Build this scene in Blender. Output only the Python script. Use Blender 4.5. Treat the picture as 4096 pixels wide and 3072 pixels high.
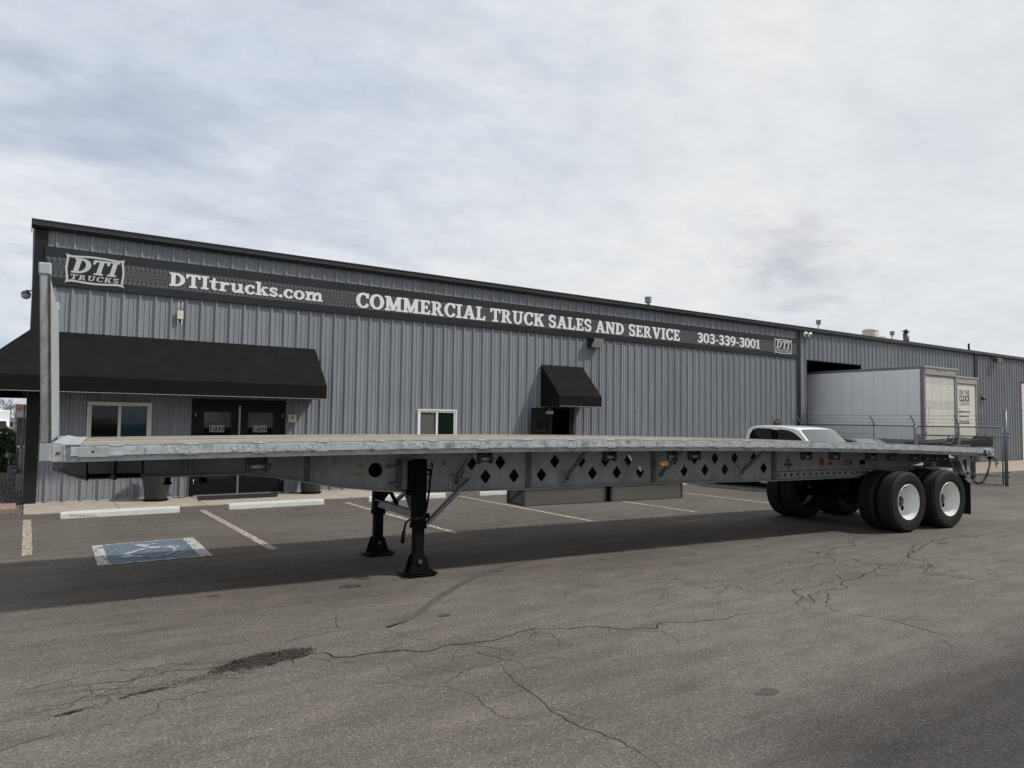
import bpy, bmesh, math, random
import numpy as np
from mathutils import Vector, Matrix
random.seed(7); np.random.seed(7)
SC = bpy.context.scene
COL = SC.collection
for o in list(bpy.data.objects): bpy.data.objects.remove(o)

# ------------------------------------------------------------ camera
cam = bpy.data.cameras.new('camera'); camo = bpy.data.objects.new('camera', cam); COL.objects.link(camo)
cam.sensor_width = 36.0; cam.sensor_fit = 'HORIZONTAL'; cam.lens = 2866.0/4096*36
cam.clip_start = 0.05; cam.clip_end = 3000
Rm = Matrix(((0.8285638, -0.0397524, -0.5584816), (-0.5597459, -0.0358204, -0.8278898), (0.0129056, 0.9985673, -0.0519307)))
camo.matrix_world = Matrix.Translation((0, 0, 1.79)) @ Rm.to_4x4()
SC.camera = camo
# ------------------------------------------------------------ world and sun
SUNV = Vector((0.73, -0.54, 1.0)).normalized()      # towards the sun
elev = math.asin(SUNV.z); azim = math.atan2(SUNV.x, SUNV.y)
W = bpy.data.worlds.new('World'); SC.world = W; W.use_nodes = True
nt = W.node_tree; N = nt.nodes; L = nt.links; N.clear()
wout = N.new('ShaderNodeOutputWorld'); bg = N.new('ShaderNodeBackground'); bg.inputs['Strength'].default_value = 0.1
sky = N.new('ShaderNodeTexSky'); sky.sky_type = 'NISHITA'; sky.sun_disc = False
sky.sun_elevation = elev; sky.sun_rotation = azim; sky.altitude = 1600
tc = N.new('ShaderNodeTexCoord')
def wmath(op, a, b=None, c=None):
    n = N.new('ShaderNodeMath'); n.operation = op
    for i, v in enumerate((a, b, c)):
        if v is None: continue
        if isinstance(v, (int, float)): n.inputs[i].default_value = v
        else: L.new(v, n.inputs[i])
    return n.outputs[0]
sep = N.new('ShaderNodeSeparateXYZ'); L.new(tc.outputs['Generated'], sep.inputs[0])
zz = wmath('MAXIMUM', sep.outputs[2], 0.0)
den = wmath('ADD', zz, 0.26)
cx_ = wmath('DIVIDE', sep.outputs[0], den); cy_ = wmath('DIVIDE', sep.outputs[1], den)
comb = N.new('ShaderNodeCombineXYZ'); L.new(cx_, comb.inputs[0]); L.new(cy_, comb.inputs[1])
def wnoise(scale, det, rough, rot=0.0, sx=1, sy=1, off=(0, 0, 0), dist=0.0):
    mp = N.new('ShaderNodeMapping'); mp.inputs['Rotation'].default_value = (0, 0, rot)
    mp.inputs['Scale'].default_value = (sx, sy, 1); mp.inputs['Location'].default_value = off
    L.new(comb.outputs[0], mp.inputs[0])
    n = N.new('ShaderNodeTexNoise'); n.inputs['Scale'].default_value = scale; n.inputs['Detail'].default_value = det
    n.inputs['Roughness'].default_value = rough; n.inputs['Distortion'].default_value = dist
    L.new(mp.outputs[0], n.inputs['Vector']); return n.outputs[0]
def wramp(fac, stops):
    r = N.new('ShaderNodeValToRGB'); L.new(fac, r.inputs[0]); e = r.color_ramp.elements
    while len(e) < len(stops): e.new(0.5)
    for i, (p, c) in enumerate(stops): e[i].position = p; e[i].color = (c[0], c[1], c[2], 1)
    return r.outputs[0]
def wmix(f, a, b, mode='MIX'):
    m = N.new('ShaderNodeMix'); m.data_type = 'RGBA'; m.blend_type = mode
    if isinstance(f, (int, float)): m.inputs[0].default_value = f
    else: L.new(f, m.inputs[0])
    for i, v in ((6, a), (7, b)):
        if isinstance(v, tuple): m.inputs[i].default_value = (*v, 1)
        else: L.new(v, m.inputs[i])
    return m.outputs[2]
n1 = wnoise(1.1, 9, 0.60, 0.7, 1.0, 1.25, (3.1, 1.7, 0), 0.35)      # large soft cloud masses
n2 = wnoise(8.0, 10, 0.64, 0.9, 1.0, 1.2, (1.3, 5.1, 0), 0.15)       # mackerel texture
n3 = wnoise(1.5, 6, 0.55, 0.2, 0.6, 1.7, (9.0, 2.0, 0), 0.3)
base = wramp(n1, [(0.34, (6.0, 6.6, 7.6)), (0.50, (7.4, 7.75, 8.25)), (0.64, (8.3, 8.45, 8.6))])
tex = wramp(n2, [(0.34, (0.90, 0.91, 0.93)), (0.5, (0.985, 0.985, 0.99)), (0.66, (1.055, 1.05, 1.04))])
cl = wmix(1.0, base, tex, 'MULTIPLY')
# gaps where the blue sky shows near the horizon to the left (west), whiter to the right
gap = wramp(n3, [(0.50, (0, 0, 0)), (0.66, (1, 1, 1))])
gm = N.new('ShaderNodeMath'); gm.operation = 'MULTIPLY'; L.new(gap, gm.inputs[0])
lowf = N.new('ShaderNodeMapRange'); L.new(sep.outputs[2], lowf.inputs[0])
lowf.inputs[1].default_value = 0.75; lowf.inputs[2].default_value = 0.1; lowf.inputs[3].default_value = 0.15; lowf.inputs[4].default_value = 0.75
leftf = N.new('ShaderNodeMapRange'); L.new(sep.outputs[0], leftf.inputs[0])
leftf.inputs[1].default_value = 0.65; leftf.inputs[2].default_value = 0.0; leftf.inputs[3].default_value = 0.0; leftf.inputs[4].default_value = 1.0
L.new(wmath('MULTIPLY', lowf.outputs[0], leftf.outputs[0]), gm.inputs[1])
skyb = wmix(0.35, sky.outputs[0], (4.5, 5.6, 7.6))
col = wmix(gm.outputs[0], cl, skyb)
# brighter thin veil towards the right horizon
veil = N.new('ShaderNodeMapRange'); L.new(sep.outputs[0], veil.inputs[0])
veil.inputs[1].default_value = 0.35; veil.inputs[2].default_value = 0.95; veil.inputs[3].default_value = 0.0; veil.inputs[4].default_value = 0.55
col = wmix(veil.outputs[0], col, (8.0, 8.05, 7.95))
# one thicker grey-violet cloudlet low in the north-east
dp = N.new('ShaderNodeVectorMath'); dp.operation = 'DISTANCE'; L.new(tc.outputs['Generated'], dp.inputs[0]); dp.inputs[1].default_value = (0.812, 0.556, 0.203)
wob = wmath('MULTIPLY', wmath('SUBTRACT', wnoise(7.0, 8, 0.62, 0.3, 1, 1, (5, 2, 0), 0.3), 0.5), 0.22)
cf_ = N.new('ShaderNodeMapRange'); L.new(wmath('ADD', dp.outputs['Value'], wob), cf_.inputs[0]); cf_.inputs[1].default_value = 0.0; cf_.inputs[2].default_value = 0.085; cf_.inputs[3].default_value = 0.6; cf_.inputs[4].default_value = 0.0
col = wmix(cf_.outputs[0], col, (4.6, 4.75, 5.35))
L.new(col, bg.inputs['Color']); L.new(bg.outputs[0], wout.inputs[0])
sun = bpy.data.lights.new('sun', 'SUN'); sun.energy = 3.3; sun.angle = math.radians(3.0); sun.color = (1.0, 0.96, 0.9)
suno = bpy.data.objects.new('sun', sun); COL.objects.link(suno)
suno.rotation_euler = SUNV.to_track_quat('Z', 'Y').to_euler(); suno.location = (0, 0, 40)
vs = SC.view_settings; vs.view_transform = 'Standard'; vs.look = 'None'; vs.exposure = 0.0; vs.gamma = 1.0; vs.use_curve_mapping = False
SC.render.resolution_x = 1024; SC.render.resolution_y = 768

# ------------------------------------------------------------ materials
def nmath(nt, op, a, b=None, clamp=False):
    n = nt.nodes.new('ShaderNodeMath'); n.operation = op; n.use_clamp = clamp
    for i, v in enumerate((a, b)):
        if v is None: continue
        if isinstance(v, (int, float)): n.inputs[i].default_value = v
        else: nt.links.new(v, n.inputs[i])
    return n.outputs[0]
def nnoise(nt, vec, scale, det=4, rough=0.55, dist=0.0):
    n = nt.nodes.new('ShaderNodeTexNoise'); n.inputs['Scale'].default_value = scale; n.inputs['Detail'].default_value = det
    n.inputs['Roughness'].default_value = rough; n.inputs['Distortion'].default_value = dist
    nt.links.new(vec, n.inputs['Vector']); return n.outputs[0]
def nmap(nt, vec, scale=(1, 1, 1), rot=(0, 0, 0)):
    m = nt.nodes.new('ShaderNodeMapping'); m.inputs['Scale'].default_value = scale; m.inputs['Rotation'].default_value = rot
    nt.links.new(vec, m.inputs[0]); return m.outputs[0]
def nramp(nt, fac, stops):
    r = nt.nodes.new('ShaderNodeValToRGB'); nt.links.new(fac, r.inputs[0]); e = r.color_ramp.elements
    while len(e) < len(stops): e.new(0.5)
    for i, (p, c) in enumerate(stops):
        if isinstance(c, (int, float)): c = (c, c, c)
        e[i].position = p; e[i].color = (*c, 1)
    return r.outputs[0]
def nmix(nt, f, a, b, mode='MIX'):
    m = nt.nodes.new('ShaderNodeMix'); m.data_type = 'RGBA'; m.blend_type = mode
    if isinstance(f, (int, float)): m.inputs[0].default_value = f
    else: nt.links.new(f, m.inputs[0])
    for i, v in ((6, a), (7, b)):
        if isinstance(v, tuple): m.inputs[i].default_value = (*v, 1)
        else: nt.links.new(v, m.inputs[i])
    return m.outputs[2]
def mat(name, col, rough=0.6, metal=0.0, var=0.12, vscale=6.0, bump=0.0, bscale=60.0, spec=0.5, coat=0.0, stretch=(1, 1, 1), dark=None, dscale=2.0, damt=(0.5, 0.7)):
    m = bpy.data.materials.new(name); m.use_nodes = True; nt = m.node_tree; b = nt.nodes['Principled BSDF']
    geo = nt.nodes.new('ShaderNodeTexCoord').outputs['Object']
    v = nmap(nt, geo, stretch)
    n = nnoise(nt, v, vscale, 6, 0.6)
    lo = tuple(c*(1-var) for c in col); hi = tuple(min(1, c*(1+var)) for c in col)
    c = nramp(nt, n, [(0.3, lo), (0.7, hi)])
    if dark is not None:
        d = nnoise(nt, v, dscale, 8, 0.7)
        f = nramp(nt, d, [(damt[0], 0.0), (damt[1], 1.0)])
        c = nmix(nt, f, c, dark)
    nt.links.new(c, b.inputs['Base Color'])
    b.inputs['Roughness'].default_value = rough; b.inputs['Metallic'].default_value = metal
    b.inputs['Specular IOR Level'].default_value = spec
    if coat: b.inputs['Coat Weight'].default_value = coat; b.inputs['Coat Roughness'].default_value = 0.05
    if bump:
        bn = nt.nodes.new('ShaderNodeBump'); bn.inputs['Strength'].default_value = bump; bn.inputs['Distance'].default_value = 0.01
        nt.links.new(nnoise(nt, geo, bscale, 4, 0.6), bn.inputs['Height']); nt.links.new(bn.outputs[0], b.inputs['Normal'])
    return m
M = {}
def bsdf(m): return m.node_tree.nodes['Principled BSDF']

# asphalt: brown-grey binder, pale aggregate, oily bays, mottling
m = bpy.data.materials.new('asphalt'); m.use_nodes = True; nt_ = m.node_tree; b = bsdf(m)
geo = nt_.nodes.new('ShaderNodeTexCoord').outputs['Object']
big = nnoise(nt_, geo, 0.35, 6, 0.6, 0.4); mid = nnoise(nt_, nmap(nt_, geo, (1, 2.2, 1)), 2.2, 7, 0.65)
c0 = nramp(nt_, big, [(0.3, (0.106, 0.093, 0.081)), (0.55, (0.133, 0.118, 0.104)), (0.75, (0.152, 0.138, 0.124))])
c1 = nmix(nt_, 1.0, c0, nramp(nt_, mid, [(0.3, 0.80), (0.5, 1.0), (0.72, 1.16)]), 'MULTIPLY')
fine = nnoise(nt_, geo, 62, 5, 0.8)
c2 = nmix(nt_, 1.0, c1, nramp(nt_, fine, [(0.33, 0.40), (0.5, 1.0), (0.65, 1.8)]), 'MULTIPLY')
c2 = nmix(nt_, 1.0, c2, nramp(nt_, nnoise(nt_, geo, 22, 4, 0.75), [(0.34, 0.80), (0.5, 1.0), (0.66, 1.22)]), 'MULTIPLY')
vor = nt_.nodes.new('ShaderNodeTexVoronoi'); vor.inputs['Scale'].default_value = 38; nt_.links.new(geo, vor.inputs['Vector'])
wn = nt_.nodes.new('ShaderNodeSeparateColor'); nt_.links.new(vor.outputs['Color'], wn.inputs[0])
stone = nmath(nt_, 'MULTIPLY', nramp(nt_, vor.outputs['Distance'], [(0.18, 1.0), (0.30, 0.0)]), nramp(nt_, wn.outputs[0], [(0.86, 0.0), (0.9, 1.0)]))
c3 = nmix(nt_, stone, c2, (0.27, 0.25, 0.225))
stain = nramp(nt_, nnoise(nt_, geo, 0.9, 4, 0.5), [(0.62, 0.0), (0.72, 0.35)])
c4 = nmix(nt_, stain, c3, (0.075, 0.067, 0.06))
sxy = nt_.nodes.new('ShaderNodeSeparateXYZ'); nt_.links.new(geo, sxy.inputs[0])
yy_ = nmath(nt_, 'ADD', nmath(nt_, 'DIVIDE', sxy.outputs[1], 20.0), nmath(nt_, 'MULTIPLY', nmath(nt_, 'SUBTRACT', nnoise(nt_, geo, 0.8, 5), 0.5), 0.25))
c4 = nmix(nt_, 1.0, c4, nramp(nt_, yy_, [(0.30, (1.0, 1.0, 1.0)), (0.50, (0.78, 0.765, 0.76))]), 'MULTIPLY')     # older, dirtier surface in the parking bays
stk = nramp(nt_, nnoise(nt_, nmap(nt_, geo, (0.35, 3.5, 1), (0, 0, 0.1)), 1.2, 6, 0.6), [(0.35, 0.86), (0.6, 1.05)])
c4 = nmix(nt_, 1.0, c4, stk, 'MULTIPLY')
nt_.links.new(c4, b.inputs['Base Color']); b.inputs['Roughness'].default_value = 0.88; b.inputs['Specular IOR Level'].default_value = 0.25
bn = nt_.nodes.new('ShaderNodeBump'); bn.inputs['Strength'].default_value = 0.55; bn.inputs['Distance'].default_value = 0.006
nt_.links.new(nmath(nt_, 'ADD', fine, nmath(nt_, 'MULTIPLY', mid, 0.8)), bn.inputs['Height']); nt_.links.new(bn.outputs[0], b.inputs['Normal'])
M['asphalt'] = m

def worn_paint(name, col, under=(0.10, 0.092, 0.086), wear=(0.46, 0.56), scale=14):
    m = bpy.data.materials.new(name); m.use_nodes = True; nt = m.node_tree; b = bsdf(m)
    g = nt.nodes.new('ShaderNodeTexCoord').outputs['Object']
    n = nnoise(nt, g, scale, 9, 0.72, 0.2); f = nramp(nt, n, [(wear[0], 0.0), (wear[1], 1.0)])
    c = nramp(nt, nnoise(nt, g, 3.0, 5), [(0.3, tuple(x*0.82 for x in col)), (0.7, col)])
    und = nramp(nt, nnoise(nt, g, 95, 3, 0.7), [(0.28, tuple(x*0.6 for x in under)), (0.7, tuple(x*1.4 for x in under))])
    nt.links.new(nmix(nt, f, c, und), b.inputs['Base Color']); b.inputs['Roughness'].default_value = 0.8
    bn = nt.nodes.new('ShaderNodeBump'); bn.inputs['Strength'].default_value = 0.4; bn.inputs['Distance'].default_value = 0.004
    nt.links.new(nnoise(nt, g, 95, 3, 0.7), bn.inputs['Height']); nt.links.new(bn.outputs[0], b.inputs['Normal'])
    return m
M['line'] = worn_paint('parking_paint', (0.46, 0.40, 0.30), wear=(0.49, 0.53), scale=20)
M['bluepaint'] = worn_paint('blue_paint', (0.115, 0.172, 0.225), under=(0.08, 0.088, 0.098), wear=(0.47, 0.54), scale=13)
M['whitepaint'] = worn_paint('white_marking_paint', (0.46, 0.46, 0.44), under=(0.14, 0.14, 0.14), wear=(0.50, 0.54), scale=13)
M['symbolpaint'] = worn_paint('symbol_paint', (0.40, 0.42, 0.44), under=(0.09, 0.14, 0.20), wear=(0.50, 0.53), scale=11)
M['crack'] = mat('crack_dark', (0.016, 0.015, 0.014), 0.95, spec=0.1)
M['rubble'] = mat('loose_asphalt', (0.045, 0.041, 0.038), 0.95, var=0.6, vscale=30, spec=0.1, bump=0.6, bscale=80)
M['skid'] = worn_paint('skid_mark', (0.070, 0.063, 0.057), under=(0.105, 0.094, 0.084), wear=(0.46, 0.60), scale=26)
M['concrete'] = mat('sidewalk_concrete', (0.35, 0.31, 0.255), 0.9, var=0.16, vscale=2.5, bump=0.3, bscale=70, dark=(0.24, 0.20, 0.16), dscale=3, damt=(0.52, 0.8))
M['apron'] = mat('apron_concrete', (0.33, 0.28, 0.225), 0.9, var=0.18, vscale=0.8, bump=0.2, dark=(0.22, 0.19, 0.16), dscale=0.8, damt=(0.5, 0.8))
M['stop'] = mat('wheel_stop_concrete', (0.52, 0.53, 0.50), 0.85, var=0.1, vscale=5, bump=0.5, bscale=50, dark=(0.28, 0.27, 0.25), dscale=5, damt=(0.58, 0.78))
M['pinkslab'] = mat('pink_concrete', (0.30, 0.20, 0.16), 0.9, var=0.15, vscale=3, bump=0.3)
M['gravel'] = mat('gravel', (0.10, 0.085, 0.078), 0.95, var=0.6, vscale=28, bump=1.0, bscale=30)
# building
m = bpy.data.materials.new('wall_siding'); m.use_nodes = True; nt_ = m.node_tree; b = bsdf(m)
g = nt_.nodes.new('ShaderNodeTexCoord').outputs['Object']
n = nnoise(nt_, nmap(nt_, g, (2.2, 1, 0.25)), 3.0, 7, 0.6)
c = nramp(nt_, n, [(0.3, (0.196, 0.212, 0.234)), (0.7, (0.246, 0.264, 0.290))])
st = nramp(nt_, nnoise(nt_, nmap(nt_, g, (26, 1, 0.5)), 1.0, 5, 0.6), [(0.54, 0.0), (0.8, 0.55)])
c = nmix(nt_, st, c, (0.15, 0.163, 0.175))
sz = nt_.nodes.new('ShaderNodeSeparateXYZ'); nt_.links.new(g, sz.inputs[0])
oi_ = nt_.nodes.new('ShaderNodeObjectInfo')
c = nmix(nt_, 1.0, c, nramp(nt_, oi_.outputs['Random'], [(0.0, (0.94, 0.94, 0.945)), (1.0, (1.05, 1.05, 1.045))]), 'MULTIPLY')
dirt = nmath(nt_, 'MULTIPLY', nramp(nt_, sz.outputs[2], [(0.0, 1.0), (0.55, 0.0)]), nnoise(nt_, g, 4, 6, 0.6))
c = nmix(nt_, nmath(nt_, 'MULTIPLY', dirt, 0.5), c, (0.20, 0.17, 0.14))
nt_.links.new(c, b.inputs['Base Color']); b.inputs['Roughness'].default_value = 0.48; b.inputs['Specular IOR Level'].default_value = 0.45
bn = nt_.nodes.new('ShaderNodeBump'); bn.inputs['Strength'].default_value = 0.25; bn.inputs['Distance'].default_value = 0.02
nt_.links.new(nnoise(nt_, nmap(nt_, g, (1, 1, 0.5)), 2.5, 3), bn.inputs['Height']); nt_.links.new(bn.outputs[0], b.inputs['Normal'])
M['siding'] = m
M['trim'] = mat('black_trim', (0.016, 0.016, 0.018), 0.45, var=0.15, spec=0.22)
M['gutter'] = mat('gutter_black', (0.020, 0.021, 0.023), 0.4, var=0.2, vscale=2, stretch=(0.3, 1, 1))
M['gutterlip'] = mat('gutter_grey', (0.075, 0.08, 0.085), 0.4, var=0.2, vscale=2, stretch=(0.3, 1, 1))
M['roof'] = mat('roof_metal', (0.05, 0.052, 0.055), 0.5)
M['sign'] = mat('sign_black', (0.0105, 0.011, 0.014), 0.42, var=0.25, vscale=1.2)
M['tread'] = mat('sign_tread_print', (0.088, 0.091, 0.100), 0.5, var=0.08)
M['letter'] = mat('letter_white', (0.70, 0.72, 0.73), 0.55, var=0.03)
M['silver'] = mat('emblem_silver', (0.50, 0.53, 0.54), 0.5, metal=0.1, var=0.06)
M['decal'] = mat('decal_grey', (0.42, 0.44, 0.45), 0.6, var=0.05)
M['decalblack'] = mat('decal_black', (0.006, 0.006, 0.008), 0.5)
M['awning'] = mat('awning_fabric', (0.0095, 0.0095, 0.0105), 0.95, var=0.2, vscale=3, spec=0.15, bump=0.25, bscale=300)
M['pipingwhite'] = mat('awning_edge', (0.35, 0.35, 0.33), 0.7)
M['doorblack'] = mat('door_black', (0.006, 0.0065, 0.0075), 0.45, var=0.2, spec=0.22)
M['vinyl'] = mat('window_vinyl', (0.68, 0.665, 0.60), 0.5, var=0.04)
M['vinylw'] = mat('window_vinyl_white', (0.74, 0.75, 0.74), 0.45, var=0.03)
M['alu'] = mat('aluminium', (0.50, 0.50, 0.50), 0.35, metal=0.8, var=0.1)
M['white'] = mat('white_plastic', (0.62, 0.60, 0.52), 0.5, var=0.04)
M['red'] = mat('red_plastic', (0.35, 0.02, 0.02), 0.4)
M['pot'] = mat('plastic_pot', (0.032, 0.032, 0.031), 0.45, var=0.25, vscale=4, stretch=(1, 1, 0.4))
M['mat'] = mat('rubber_mat', (0.012, 0.012, 0.012), 0.85, bump=0.5, bscale=150)
M['darkroom'] = mat('interior_dark', (0.01, 0.01, 0.01), 0.9)
def glass(name, col, rough=0.03, spec=0.5, wav=0.0):
    m = bpy.data.materials.new(name); m.use_nodes = True; b = bsdf(m); nt = m.node_tree
    b.inputs['Base Color'].default_value = (*col, 1); b.inputs['Roughness'].default_value = rough; b.inputs['Specular IOR Level'].default_value = spec
    g = nt.nodes.new('ShaderNodeTexCoord').outputs['Object']
    bn = nt.nodes.new('ShaderNodeBump'); bn.inputs['Strength'].default_value = 0.12+wav; bn.inputs['Distance'].default_value = 0.02
    nt.links.new(nnoise(nt, g, 1.3, 2), bn.inputs['Height']); nt.links.new(bn.outputs[0], b.inputs['Normal'])
    return m
M['glass'] = glass('window_glass', (0.008, 0.010, 0.011), 0.03, 0.35)
M['glassblue'] = glass('window_glass_blue', (0.02, 0.045, 0.062), 0.05, 0.4)
M['glassgreen'] = glass('window_glass_green', (0.006, 0.013, 0.009), 0.05, 0.2)
M['blind'] = mat('woven_blind', (0.085, 0.085, 0.078), 0.8, var=0.35, vscale=140)
M['doorglass'] = glass('door_glass', (0.085, 0.092, 0.095), 0.06, 0.3)  # upper pane paler, its reflection painted into the base colour
M['doorglasslow'] = glass('door_glass_low', (0.008, 0.008, 0.009), 0.06, 0.3)
M['shield'] = glass('windshield_glass', (0.10, 0.12, 0.12), 0.08, 1.0)
# trailer
def metal(name, lo, hi, blot, rough=0.45, metal_=0.5, scale=9, amt=(0.5, 0.66), stretch=(1, 1, 1)):
    m = bpy.data.materials.new(name); m.use_nodes = True; nt = m.node_tree; b = bsdf(m)
    g = nmap(nt, nt.nodes.new('ShaderNodeTexCoord').outputs['Object'], stretch)
    n = nnoise(nt, g, scale, 9, 0.65, 0.4); c = nramp(nt, n, [(0.3, lo), (0.68, hi)])
    f = nramp(nt, nnoise(nt, g, scale*0.55, 10, 0.74, 0.6), [(amt[0], 0.0), (amt[1], 1.0)])
    c = nmix(nt, f, c, blot)
    sc = nramp(nt, nnoise(nt, nmap(nt, g, (0.6, 1, 7)), scale*3, 3, 0.5), [(0.66, 0.0), (0.74, 0.45)])
    c = nmix(nt, sc, c, tuple(min(1, x*1.5) for x in hi))
    nt.links.new(c, b.inputs['Base Color']); b.inputs['Metallic'].default_value = metal_
    r = nt.nodes.new('ShaderNodeMapRange'); nt.links.new(n, r.inputs[0]); r.inputs[3].default_value = rough-0.12; r.inputs[4].default_value = rough+0.18
    nt.links.new(r.outputs[0], b.inputs['Roughness'])
    bn = nt.nodes.new('ShaderNodeBump'); bn.inputs['Strength'].default_value = 0.2; bn.inputs['Distance'].default_value = 0.004
    nt.links.new(n, bn.inputs['Height']); nt.links.new(bn.outputs[0], b.inputs['Normal'])
    return m
M['rubrail'] = metal('worn_aluminium_rail', (0.34, 0.375, 0.39), (0.52, 0.56, 0.575), (0.19, 0.20, 0.20), 0.5, 0.2, 12, (0.50, 0.62), (1, 1, 1))
M['siderail'] = metal('aluminium_side_rail', (0.33, 0.36, 0.37), (0.47, 0.505, 0.515), (0.22, 0.235, 0.24), 0.5, 0.3, 5)
M['tapegrey'] = metal('worn_reflective_tape', (0.40, 0.43, 0.44), (0.64, 0.68, 0.69), (0.24, 0.25, 0.25), 0.6, 0.1, 60, (0.44, 0.56))  # tape colour, also used for the painted light dashes on the flange
M['web'] = metal('beam_web_steel', (0.27, 0.29, 0.295), (0.40, 0.425, 0.43), (0.20, 0.21, 0.212), 0.55, 0.25, 3.2, (0.5, 0.75), (1.6, 1, 0.7))
# shade at the beam nose painted into the web colour together with road grime
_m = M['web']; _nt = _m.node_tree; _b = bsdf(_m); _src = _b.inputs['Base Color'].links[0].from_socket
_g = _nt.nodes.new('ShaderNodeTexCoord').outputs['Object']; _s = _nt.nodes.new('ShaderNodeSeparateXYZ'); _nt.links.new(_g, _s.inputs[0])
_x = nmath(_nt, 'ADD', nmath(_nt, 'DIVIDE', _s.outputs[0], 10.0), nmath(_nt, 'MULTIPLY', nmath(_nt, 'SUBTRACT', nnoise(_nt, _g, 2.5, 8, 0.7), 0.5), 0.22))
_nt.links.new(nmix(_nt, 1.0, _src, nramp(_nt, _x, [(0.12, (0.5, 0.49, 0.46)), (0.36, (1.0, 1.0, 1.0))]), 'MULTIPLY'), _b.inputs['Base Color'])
M['beaminner'] = mat('grimy_beam', (0.03, 0.03, 0.03), 0.8, var=0.3)  # far beam painted near-black so the openings look shaded inside
M['post'] = metal('headboard_post_aluminium', (0.24, 0.265, 0.275), (0.40, 0.43, 0.44), (0.15, 0.155, 0.155), 0.55, 0.25, 5, (0.48, 0.66), (2, 2, 0.3))
M['webdark'] = metal('beam_web_dark', (0.11, 0.116, 0.117), (0.18, 0.187, 0.187), (0.07, 0.07, 0.068), 0.6, 0.2, 4.5, (0.5, 0.7))
M['galv'] = metal('galvanised_steel', (0.22, 0.25, 0.27), (0.32, 0.36, 0.38), (0.17, 0.19, 0.2), 0.5, 0.4, 14)
M['head'] = metal('headboard_aluminium', (0.34, 0.38, 0.40), (0.50, 0.55, 0.57), (0.22, 0.24, 0.25), 0.5, 0.3, 5, (0.52, 0.7), (2, 2, 0.35))
M['wood'] = mat('deck_wood', (0.33, 0.255, 0.17), 0.85, var=0.35, vscale=9, stretch=(0.25, 4, 1), bump=0.3, dark=(0.20, 0.155, 0.11), dscale=5, damt=(0.48, 0.68))
M['wood2'] = mat('deck_wood_grey', (0.29, 0.24, 0.18), 0.85, var=0.35, vscale=9, stretch=(0.25, 4, 1), bump=0.3, dark=(0.17, 0.14, 0.11), dscale=5, damt=(0.46, 0.66))
M['black'] = mat('black_paint', (0.0035, 0.0035, 0.004), 0.75, var=0.4, vscale=8, spec=0.1)
M['blackrust'] = mat('black_worn_steel', (0.0045, 0.0045, 0.0045), 0.7, var=0.4, vscale=8, dark=(0.022, 0.02, 0.018), dscale=9, damt=(0.64, 0.75), spec=0.12)
M['winch'] = mat('winch_steel', (0.075, 0.072, 0.068), 0.55, metal=0.3, var=0.4, vscale=14, dark=(0.03, 0.024, 0.02), dscale=10, damt=(0.5, 0.65))
M['rubber'] = mat('tyre_rubber', (0.0125, 0.0125, 0.013), 0.75, var=0.25, vscale=5, bump=0.15, bscale=50, spec=0.3)
M['rim'] = mat('white_rim', (0.74, 0.76, 0.73), 0.32, var=0.03, dark=(0.5, 0.48, 0.44), dscale=6, damt=(0.68, 0.85), coat=0.3)
M['hub'] = mat('hub_grey', (0.10, 0.10, 0.10), 0.4, metal=0.6)
M['amber'] = mat('amber_lens', (0.75, 0.22, 0.02), 0.25, coat=0.4, var=0.2, vscale=60)
M['redlens'] = mat('red_lens', (0.20, 0.045, 0.03), 0.3, coat=0.2)
M['boxpanel'] = mat('box_aluminium_sheet', (0.36, 0.335, 0.305), 0.5, metal=0.25, var=0.14, vscale=3, stretch=(0.6, 1, 2))
M['labelpale'] = mat('label_pale', (0.34, 0.33, 0.29), 0.6, var=0.1)
M['labelgrey'] = mat('label_grey', (0.20, 0.205, 0.205), 0.6, var=0.1)
M['labelred'] = mat('label_red', (0.34, 0.022, 0.03), 0.5, var=0.1)
M['ink'] = mat('ink_dark', (0.02, 0.022, 0.025), 0.6)
M['inkgrey'] = mat('ink_grey', (0.09, 0.095, 0.10), 0.6)
M['hole'] = mat('shadow_black', (0.003, 0.003, 0.003), 1.0, spec=0.0)
# others
M['truckwhite'] = mat('truck_panel_white', (0.85, 0.865, 0.865), 0.42, var=0.03, vscale=1.5)
M['truckdoor'] = mat('truck_door_white', (0.66, 0.66, 0.60), 0.5, var=0.05, vscale=2)
M['truckdoor2'] = mat('truck_door_greyed', (0.56, 0.565, 0.535), 0.5, var=0.05, vscale=2)
M['truckframe'] = mat('truck_rear_frame', (0.36, 0.35, 0.32), 0.5, metal=0.1, var=0.15, vscale=6, dark=(0.2, 0.19, 0.17), dscale=5, damt=(0.55, 0.75))
M['truckalu'] = mat('truck_corner_post', (0.22, 0.23, 0.24), 0.45, metal=0.4, var=0.1)
M['rivet'] = mat('rivet', (0.33, 0.34, 0.36), 0.5)
M['carwhite'] = mat('car_paint_white', (0.80, 0.81, 0.82), 0.22, var=0.01, coat=0.8)
M['carblack'] = mat('car_paint_black', (0.009, 0.0095, 0.011), 0.2, var=0.05, coat=0.25)
M['chrome'] = mat('chrome', (0.7, 0.7, 0.7), 0.1, metal=1.0)
M['carglass'] = glass('car_dark_glass', (0.006, 0.007, 0.009), 0.03, 0.6)
M['fence'] = mat('galvanised_fence', (0.16, 0.18, 0.20), 0.5, metal=0.4, var=0.15)
M['wire'] = mat('fence_wire', (0.09, 0.096, 0.10), 0.5, metal=0.4)
M['hedge'] = mat('hedge_leaf', (0.045, 0.075, 0.022), 0.7, var=0.5, vscale=9)
M['bark'] = mat('bark', (0.13, 0.10, 0.085), 0.9)
M['evergreen'] = mat('evergreen_leaf', (0.055, 0.05, 0.03), 0.8, var=0.4, vscale=7)
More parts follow.
